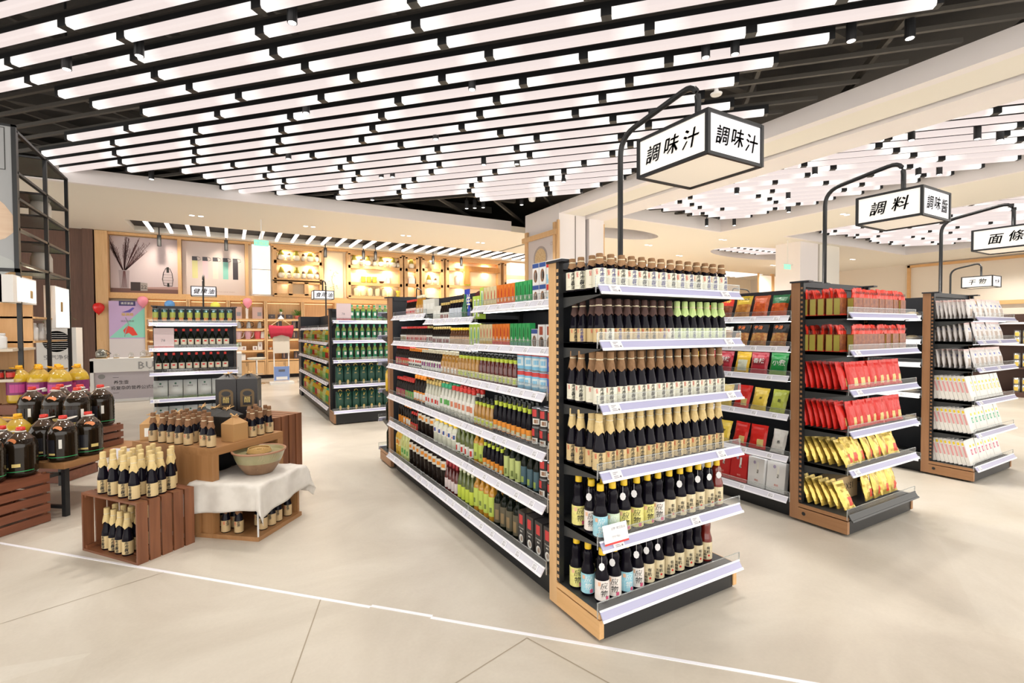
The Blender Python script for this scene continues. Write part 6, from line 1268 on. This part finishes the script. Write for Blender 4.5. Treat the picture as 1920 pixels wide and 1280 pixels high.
# ---------- lower wall shelving
def lowunit(label, x0, x1, zs):
    t = empty('oak_shelf_unit', label, 'shelf unit', (x0, YW-.4, .12)); W_ = x1-x0
    a = MB(); a.box(0, .37, 0, W_, .395, 2.26, OAK); a.build('back_panel', t)
    for x in (0, W_-.04): a = MB(); a.box(x, 0, 0, x+.04, .37, 2.26, OAK); a.build('side_panel', t)
    for z in zs: a = MB(); a.box(.04, 0, z-.12-.02, W_-.04, .37, z-.12+.02, OAKX); a.build('shelf', t)
    for k in range(2): a = MB(); a.box(.04+k*(W_-.08)/2, -.02, .0, .04+(k+1)*(W_-.08)/2-.01, .0, zs[0]-.16, OAK); a.box(.04+(.5+k*.0)*(W_-.08)*.9, -.03, .28, .04+.5*(W_-.08)*.9+.01, -.02, .38, INK) if k == 0 else None; a.build('door', t)
    a = MB()
    for z in list(zs[1:])+[2.36]: a.box(.06, .3, z-.145-.012, W_-.06, .33, z-.145, mat('warm_strip', (1,.8,.5), .5, emit=1.6, ecol=(1,.75,.42)))
    a.build('warm_light_strip', t)
ZL = (.56, .86, 1.2, 1.52, 1.82)
for i, (x0, x1) in enumerate(((-1.98, -.98), (-.97, .02), (.03, 1.02), (1.03, 2.08), (2.09, 3.1), (3.11, 4.4))):
    lowunit(('low oak wall shelving beside the acrobat poster', 'oak wall shelving hidden behind the olive oil unit', 'oak wall shelving with kettles and pink pitchers', 'oak wall shelving with dark boxes and plants', 'oak wall shelving behind the small oil gondola', 'oak wall shelving behind the green oil unit')[i], x0, x1, ZL)
def item(nm, label, cat, x, z, f, y=YW-.22):
    a = MB(); f(a); tag(a.build(nm, loc=(x, y, z), smooth=False), label, cat)
PKB = C('box_blush', (.55,.38,.35), .5)
for i, x in enumerate((.24, .8)): item('pink_box', f'blush pink box with grey label {("beside the post","right of the flower vase")[i]} on the upper oak shelf', 'box', x, 1.841, lambda a: (a.box(-.14, -.05, 0, .14, .05, .36, PKB), a.box(-.0, -.053, .08, .11, -.05, .2, C('label_slate', (.25,.25,.27)))))
item('flower_vase', 'slim white vase with yellow flowers under the pink balloon', 'vase', .52, 1.841, lambda a: (a.lathe([(.04, 0), (.03, .12), (.045, .3), (.025, .34)], WHITE, 10), [a.lathe([(.01, .4+k*.03), (.035, .42+k*.03), (.01, .45+k*.03)], C('petal_yellow', (.8,.6,.08)), 6, cx=.16*math.sin(k*2.1), cy=0) for k in range(7)], [a.tube([(0, 0, .3), (.16*math.sin(k*2.1), 0, .41+k*.03)], .004, C('leaf_green', (.06,.24,.03)), 4) for k in range(7)]))
for i, x in enumerate((.3, .56, .86)): item('kettle', f'steel kettle, {nth(i+1)} on the oak shelf behind the olive oil unit', 'kettle', x, 1.541, lambda a: (a.lathe([(.07, 0), (.075, .02), (.055, .2), (.02, .23)], C('steel_bright', (.55,.55,.55), .2, metal=.8), 12), a.tube([(.06, 0, .04), (.13, 0, .08), (.12, 0, .18), (.05, 0, .2)], .012, INK, 5)))
for i, (x, c_) in enumerate(((.28, (.6,.45,.5)), (.54, (.6,.35,.42)), (.8, (.65,.1,.12)))): item('water_pitcher', f'pink tinted water pitcher, {nth(i+1)} on the middle oak shelf', 'pitcher', x, 1.221, lambda a: (a.lathe([(.07, 0), (.1, .22), (.1, .24)], C(f'pitcher_{"abc"[i]}', c_, .2), 12), a.tube([(.09, 0, .2), (.16, 0, .2), (.12, 0, .06), (.08, 0, .05)], .012, WHITE, 5)))
item('white_red_box', 'leaning white box with red edge beside the pitchers', 'box', .97, 1.221, lambda a: (a.box(-.08, -.04, 0, .07, .04, .22, WHITE), a.box(-.08, -.043, 0, .07, -.04, .02, RED)))
for i, x in enumerate((.3, .42, .72, .86)): item('white_appliance_box', f'white appliance box, {nth(i+1)} on the oak shelf above the stool', 'box', x, .881, lambda a: (a.box(-.06, -.06, 0, .06, .06, .25 if i in (0, 3) else .12, WHITE), ellipse(a, 0, .14 if i in (0, 3) else .06, .03, .04, -.062, C('label_slate2', (.4,.3,.3)))))
item('toaster', 'white toaster on the lowest oak shelf beside the bin', 'toaster', .36, .581, lambda a: (a.box(-.1, -.08, .0, .1, .08, .18, WHITE), a.lathe([(.1, .18), (.07, .21)], WHITE, 12, sy=.8)))
item('black_coffee_machine', 'small black coffee machine on the lowest oak shelf', 'coffee machine', .86, .581, lambda a: (a.lathe([(.1, 0), (.09, .12), (.07, .2)], INK, 12), a.box(-.09, -.09, .1, .09, 0, .19, INK)))
for i, x in enumerate((1.2, 1.46, 1.7)): item('dark_box', f'small dark box, {nth(i+1)} on the upper oak shelf under the plants', 'box', x, 1.841, lambda a: (a.box(-.09, -.06, 0, .09, .06, .14, C('box_darkplum', (.06,.045,.05))), text(a, '茶', .05, C('print_taupe', (.4,.32,.3)), lambda u, v: (u, -.0615, .05+v))))
for i, (x, z) in enumerate(((1.4, 1.541), (1.85, 1.541), (1.98, 1.541), (1.85, 1.221), (1.55, .581), (1.9, .581))): item('black_gift_box', f'black boxed set, {nth(i+1)} in the oak unit behind the clothes steamer', 'box', x, z, lambda a: (a.box(-.08, -.06, 0, .08, .06, .24, C('box_darkplum', (.06,.045,.05))), a.box(-.03, -.063, .04, -.01, -.06, .2, C('box_copper', (.5,.3,.2)))))
plant('small round leafed plant in white pot on dark box', (1.46, YW-.22, 1.981), .1, .22, WHITE, 5, leafl=.05, n=40)
plant('large leafy plant in red pot at the end of the oak shelf', (1.93, YW-.24, 1.841), .2, .3, C('pot_coral', (.6,.15,.12)), 6, leafl=.09, n=80)
plant('small plant in white pot on the middle oak shelf', (1.13, YW-.22, 1.221), .09, .2, WHITE, 7, leafl=.05, n=40)
plant('orange flower pot on the oak shelf beside the steamer', (1.15, YW-.22, .881), .09, .2, WHITE, 8, leafm=C('petal_orange', (.8,.3,.05)), leafl=.04, n=40)
plant('yellow flowering plant on the bin beside the olive oil unit', (.22, YW-.9, .9), .14, .3, WHITE, 9, leafl=.07, n=50)
# acrobat poster, balloons
t = empty('poster', 'violet and mint poster of two acrobats below the branches poster', 'poster', (-2.77, YW-.35, .55)); a = MB(); a.box(0, 0, 0, .8, .02, 1.75, C('poster_violet', (.5,.36,.6), .5)); a.build('sheet', t)
a = MB(); a.add([(0, -.002, .75), (.8, -.002, .75), (.8, -.002, 1.6)], [(0, 1, 2)], C('poster_mint', (.25,.6,.5), .5)); a.quad((0, -.003, 0), (.8, -.003, 0), (.8, -.003, .72), (0, -.003, .72), C('poster_pale', (.62,.58,.6))); a.quad((.22, -.004, 1.62), (.58, -.004, 1.62), (.58, -.004, 1.75), (.22, -.004, 1.75), C('poster_navy', (.04,.03,.13)))
text(a, '福满楼', .09, C('poster_gold', (.6,.4,.1)), lambda x, z: (.4+x, -.005, 1.35+z), bold=.012); text(a, '欢乐购物季', .06, C('print_grey', (.2,.2,.22)), lambda x, z: (.4+x, -.005, 1.18+z)); text(a, '欢乐家居', .07, PAPER, lambda x, z: (.4+x, -.005, 1.66+z))
a.add([(.3, -.005, .95), (.4, -.005, 1.08), (.52, -.005, 1.02), (.62, -.005, .82), (.5, -.005, .8), (.42, -.005, .88), (.34, -.005, .84)], [(0, 6, 5, 4, 3, 2, 1)], C('acrobat_red', (.7,.05,.03)))
a.add([(.28, -.005, 1.44), (.42, -.005, 1.5), (.52, -.005, 1.58), (.56, -.005, 1.56), (.46, -.005, 1.44)], [(0, 4, 3, 2, 1)], C('acrobat_indigo', (.1,.08,.4))); a.tube([(.36, -.006, 1.3), (.42, -.006, 1.12), (.36, -.006, .95), (.33, -.006, .78)], .01, C('acrobat_grey', (.3,.35,.4)), 4); a.build('picture', t)
for i, (x, y, z, c_, nm) in enumerate(((-2.98, YW-.35, 2.1, (.7,.02,.02), 'red balloon tied to the brown wall edge'), (-2.02, YW-.4, 2.3, (.85,.3,.4), 'pink balloon at the corner of the acrobat poster'), (-1.4, YW-.5, 2.2, (.1,.3,.65), 'blue heart shaped balloon above the olive oil unit'), (-.3, YW-.5, 2.18, (.7,.72,.1), 'yellow balloon behind the olive oil unit'), (.53, YW-.5, 2.32, (.85,.3,.4), 'pink balloon in front of the slim flower vase'))):
    a = MB(); a.lathe([(.01, -.17), (.06, -.13), (.11, -.06), (.13, .02), (.11, .09), (.06, .13), (.01, .14)], C('balloon_'+'rpbyp'[i], c_, .25), 16); a.lathe([(.018, -.19), (.008, -.17)], MATS['balloon_'+'rpbyp'[i]], 8); tag(a.build('balloon', loc=(x, y, z), smooth=True), nm, 'balloon')
# white bin, stool, steamers
a = MB(); a.box(0, 0, 0, .28, .35, .86, C('bin_grey', (.5,.5,.5), .35)); a.box(-.005, -.01, .83, .285, .36, .88, WHITE); a.box(.0, -.004, .24, .28, 0, .25, INK); tag(a.build('white_bin', loc=(.05, 15.9, 0)), 'slim grey bin beside the olive oil end unit', 'bin')
t = empty('bar_stool', 'white seated bar stool with chrome base before the oak shelving', 'stool', (.68, 15.3, 0))
a = MB(); a.lathe([(.12, .66), (.2, .68), (.23, .72), (.2, .735), (.05, .72)], C('stool_cream', (.7,.66,.58), .4), 20, sx=1.05, sy=.9); a.build('seat', t, smooth=True)
CH = C('chrome', (.7,.7,.7), .12, metal=1); a = MB(); a.lathe([(.025, .02), (.025, .66)], CH, 10); a.build('column', t); a = MB(); a.lathe([(.22, 0), (.2, .015), (.05, .03), (.03, .06)], CH, 24); a.build('base', t, smooth=True); a = MB(); a.tube([(-.15, -.05, .28), (0, -.12, .28), (.15, -.05, .28)], .012, CH, 6); a.build('footrest', t)
t = empty('garment_steamer', 'white garment steamer board with a red top hanging on it', 'garment steamer', (1.28, 15.0, 0)); a = MB(); a.box(-.3, -.2, 0, .3, .2, .06, WHITE); a.build('foot', t)
a = MB(); a.box(-.2, 0, .06, -.17, .03, 1.5, WHITE); a.box(.17, 0, .06, .2, .03, 1.5, WHITE); a.build('frame', t); a = MB(); a.box(-.21, -.03, .85, .21, -.0, 1.55, C('board_cream', (.66,.6,.52), .7)); a.build('board', t); a = MB(); a.box(-.19, -.05, .1, .19, -.0, .48, C('steamer_blue', (.2,.3,.6), .3)); a.box(-.14, -.054, .12, .14, -.05, .2, WHITE); a.box(-.08, -.054, .34, .08, -.05, .4, C('steamer_screen', (.12,.13,.16))); a.build('tank', t)
a = MB(); a.tube([(-.24, -.02, 1.62), (-.1, -.03, 1.72), (0, -.03, 1.76), (.1, -.03, 1.72), (.24, -.02, 1.62)], .012, C('hanger_wood', (.6,.42,.2)), 6); a.lathe([(.001, 1.9), (.08, 1.8), (.085, 1.79)], C('steam_head', (.45,.46,.5)), 8); a.build('hanger', t)
a = MB(); n = 12
vs = []
for j, (z, w_) in enumerate(((1.6, .30), (1.52, .32), (1.42, .30), (1.33, .27))):
    for i in range(n+1): u = i/n*2-1; vs.append((u*w_, -.06-.03*math.cos(u*1.4)-.01*math.sin(u*14+j), z+(.03*u*u if j == 0 else -.05*(abs(u) > .8)*(j == 3)+.02*math.cos(u*5)*(j == 3))))
a.add(vs, [(j*(n+1)+i, (j+1)*(n+1)+i, (j+1)*(n+1)+i+1, j*(n+1)+i+1) for j in range(3) for i in range(n)], C('cloth_crimson', (.45,.02,.05), .8)); o = a.build('crimson_blouse', smooth=True, loc=(1.28, 15.0, 0)); s_ = o.modifiers.new('t', 'SOLIDIFY'); s_.thickness = .01; tag(o, 'crimson knotted top hanging on the garment steamer', 'top')
t = empty('garment_steamer', 'second white garment steamer with padded head beside the oil gondola', 'garment steamer', (1.98, 15.1, 0)); a = MB(); a.box(-.25, -.2, 0, .25, .2, .07, WHITE); a.build('foot', t); a = MB(); a.lathe([(.1, 1.05), (.2, 1.1), (.2, 1.22), (.12, 1.3)], C('board_cream', (.66,.6,.52)), 14, sy=.5); a.build('head', t); a = MB(); a.tube([(-.1, 0, .07), (-.14, 0, .6), (-.1, 0, 1.1)], .014, WHITE, 6); a.tube([(.1, 0, .07), (.05, 0, .6), (.08, 0, 1.1)], .014, WHITE, 6); a.build('hose', t)
# exit signs
for i, (x, y, z) in enumerate(((.75, 13.6, 3.55), (15.0, 8.95, 3.3))):
    t = empty('exit_sign', ('hanging green exit sign near the tall wall light box', 'hanging green exit sign beside the second white pier')[i], 'exit sign', (x, y, z)); a = MB(); a.box(-.16, -.01, 0, .16, .01, .14, C('exit_green', (.1,.5,.3), .4, emit=.9, ecol=(.35,1,.65))); text(a, '出口→' if i else '←出口', .1, PAPER, lambda u, v: (u, -.012, .035+v), bold=.012); a.build('panel', t); a = MB(); a.box(-.012, -.012, .14, .012, .012, 4.2-z, WHITE); a.box(-.25, -.03, .14, .25, .03, .16, WHITE); a.build('hanger', t)
# poster on the white pier in its oak frame
t = empty('pier_poster', 'oak framed poster of a cereal bowl on the white pier', 'poster', (6.83, 9.62, 0)); FRM = wood('frame_oak', (.62,.38,.18), (.7,.46,.24), 'Z')
a = MB(); a.box(-.03, .12, 1.0, -.015, 1.3, 3.75, C('pier_poster_grey', (.56,.52,.53), .5)); a.build('sheet', t)
for y0, y1 in ((.02, .12), (1.28, 1.4)): a = MB(); a.box(-.07, y0, .9, -.02, y1, 4.02 if y0 < 1 else 3.98, FRM); a.build('upright', t)
a = MB(); a.box(-.11, -.06, 3.72, -.06, 1.48, 3.84, FRM); a.build('crossbar', t); a = MB(); a.box(-.07, -.10, .9, -.02, -.04, 4.05, FRM); a.build('upright', t)
a = MB(); n = 24
for rr_, m_, x in ((.3, C('bowl_grey', (.32,.28,.28)), -.031), (.24, C('cereal', (.5,.33,.16), .7, noise=(.65,.5,.3), nscale=30), -.033)): a.add([(x, .72+rr_*1.05*math.cos(2*PI*k/n), 3.25+rr_*math.sin(2*PI*k/n)) for k in range(n)], [tuple(range(n))], m_)
a.quad((-.032, 1.25, 1.2), (-.032, .14, 1.2), (-.032, .14, 2.62), (-.032, 1.25, 2.62), C('poster_blush', (.66,.52,.46)))
text(a, 'FAMILY', .19, C('print_taupe', (.4,.32,.3)), lambda u, v: (-.034, .85-u, 2.32+v)); text(a, 'FOOD', .19, C('print_taupe', (.4,.32,.3)), lambda u, v: (-.034, .92-u, 2.08+v)); text(a, 'CE', .12, C('print_taupe', (.4,.32,.3)), lambda u, v: (-.034, .22-u, 3.5+v)); a.build('picture', t)
# cans shelf near the right edge
t = empty('can_shelving', 'dark brown shelving with stacked cans beyond the noodle unit', 'shelf unit', (14.3, 2.6, 0), R(-90)); DB = C('shelf_darkbrown', (.09,.045,.035), .5)
for z in (.1, .62, 1.1, 1.55): a = MB(); a.box(-2, 0, z-.03, .6, .5, z, DB); a.build('shelf', t)
a = MB(); a.box(-2, .5, 0, .6, .53, 1.75, DB); a.build('back_panel', t); a = MB(); a.box(-2, 0, 0, .6, .04, .07, DB); a.build('kick_plate', t)
a = MB(); a.box(-2, -.01, 1.53, .6, 0, 1.57, LIPW); a.box(-2, -.01, 1.08, .6, 0, 1.12, LIPW); a.build('price_rail', t)
CN = MB(); CN.lathe([(.055, 0), (.055, .15)], C('can_silver', (.5,.5,.48), .3, metal=.6), 12); CN.arc(.056, .03, .11, -.6, .6, C('label_sun2', (.75,.55,.1)), 5); CNT = [('food_can', CN.mesh('food_can', True))]
for k in range(3):
    for i in range(16):
        for s in range(2): place(CNT, (14.4, 2.2+i*.13-.5, (.101, .621, 1.101)[k]+s*.152), f'silver can with yellow label, {nth(i+1)} along the {nth(k+1)} shelf up, {("lower","upper")[s]} one', 'can', rz=R(-90), group='silver cans on the dark brown shelving')
# oak framed banner and pale panels seen past the second pier
t = empty('hanging_banner', 'colourful banner in an oak frame beyond the second pier', 'banner', (18.9, 10.8, 0)); a = MB(); [a.box(x, 0, 0, x+.18, .1, 4.1, FRM) for x in (0, 1.1)]; a.box(-.1, -.02, 3.7, 1.4, .1, 3.85, FRM); a.build('frame', t); a = MB(); a.box(.2, .03, 1, 1.1, .05, 3.7, C('banner_flowers', (.35,.3,.5), .6, noise=(.6,.45,.4), nscale=5)); a.build('cloth', t)
for k in range(3): a = MB(); a.box(0, 0, 0, .9, .06, 3.8, C('shoji_glow', (.7,.6,.5), .6, emit=.5, ecol=(1,.8,.65))); a.box(-.05, -.02, -.05, 0, .06, 3.9, FRM); a.box(.9, -.02, -.05, .95, .06, 3.9, FRM); tag(a.build('shoji_panel', loc=(20.5+k*1.1, 13.5, .051)), f'glowing paper panel in oak frame, {nth(k+1)} of three past the far pier', 'panel')

for o in COL.objects:
    lb_ = o.get('label')
    if lb_ and len(LABWORDS.findall(lb_)) > 16: print('LONG', len(LABWORDS.findall(lb_)), lb_)
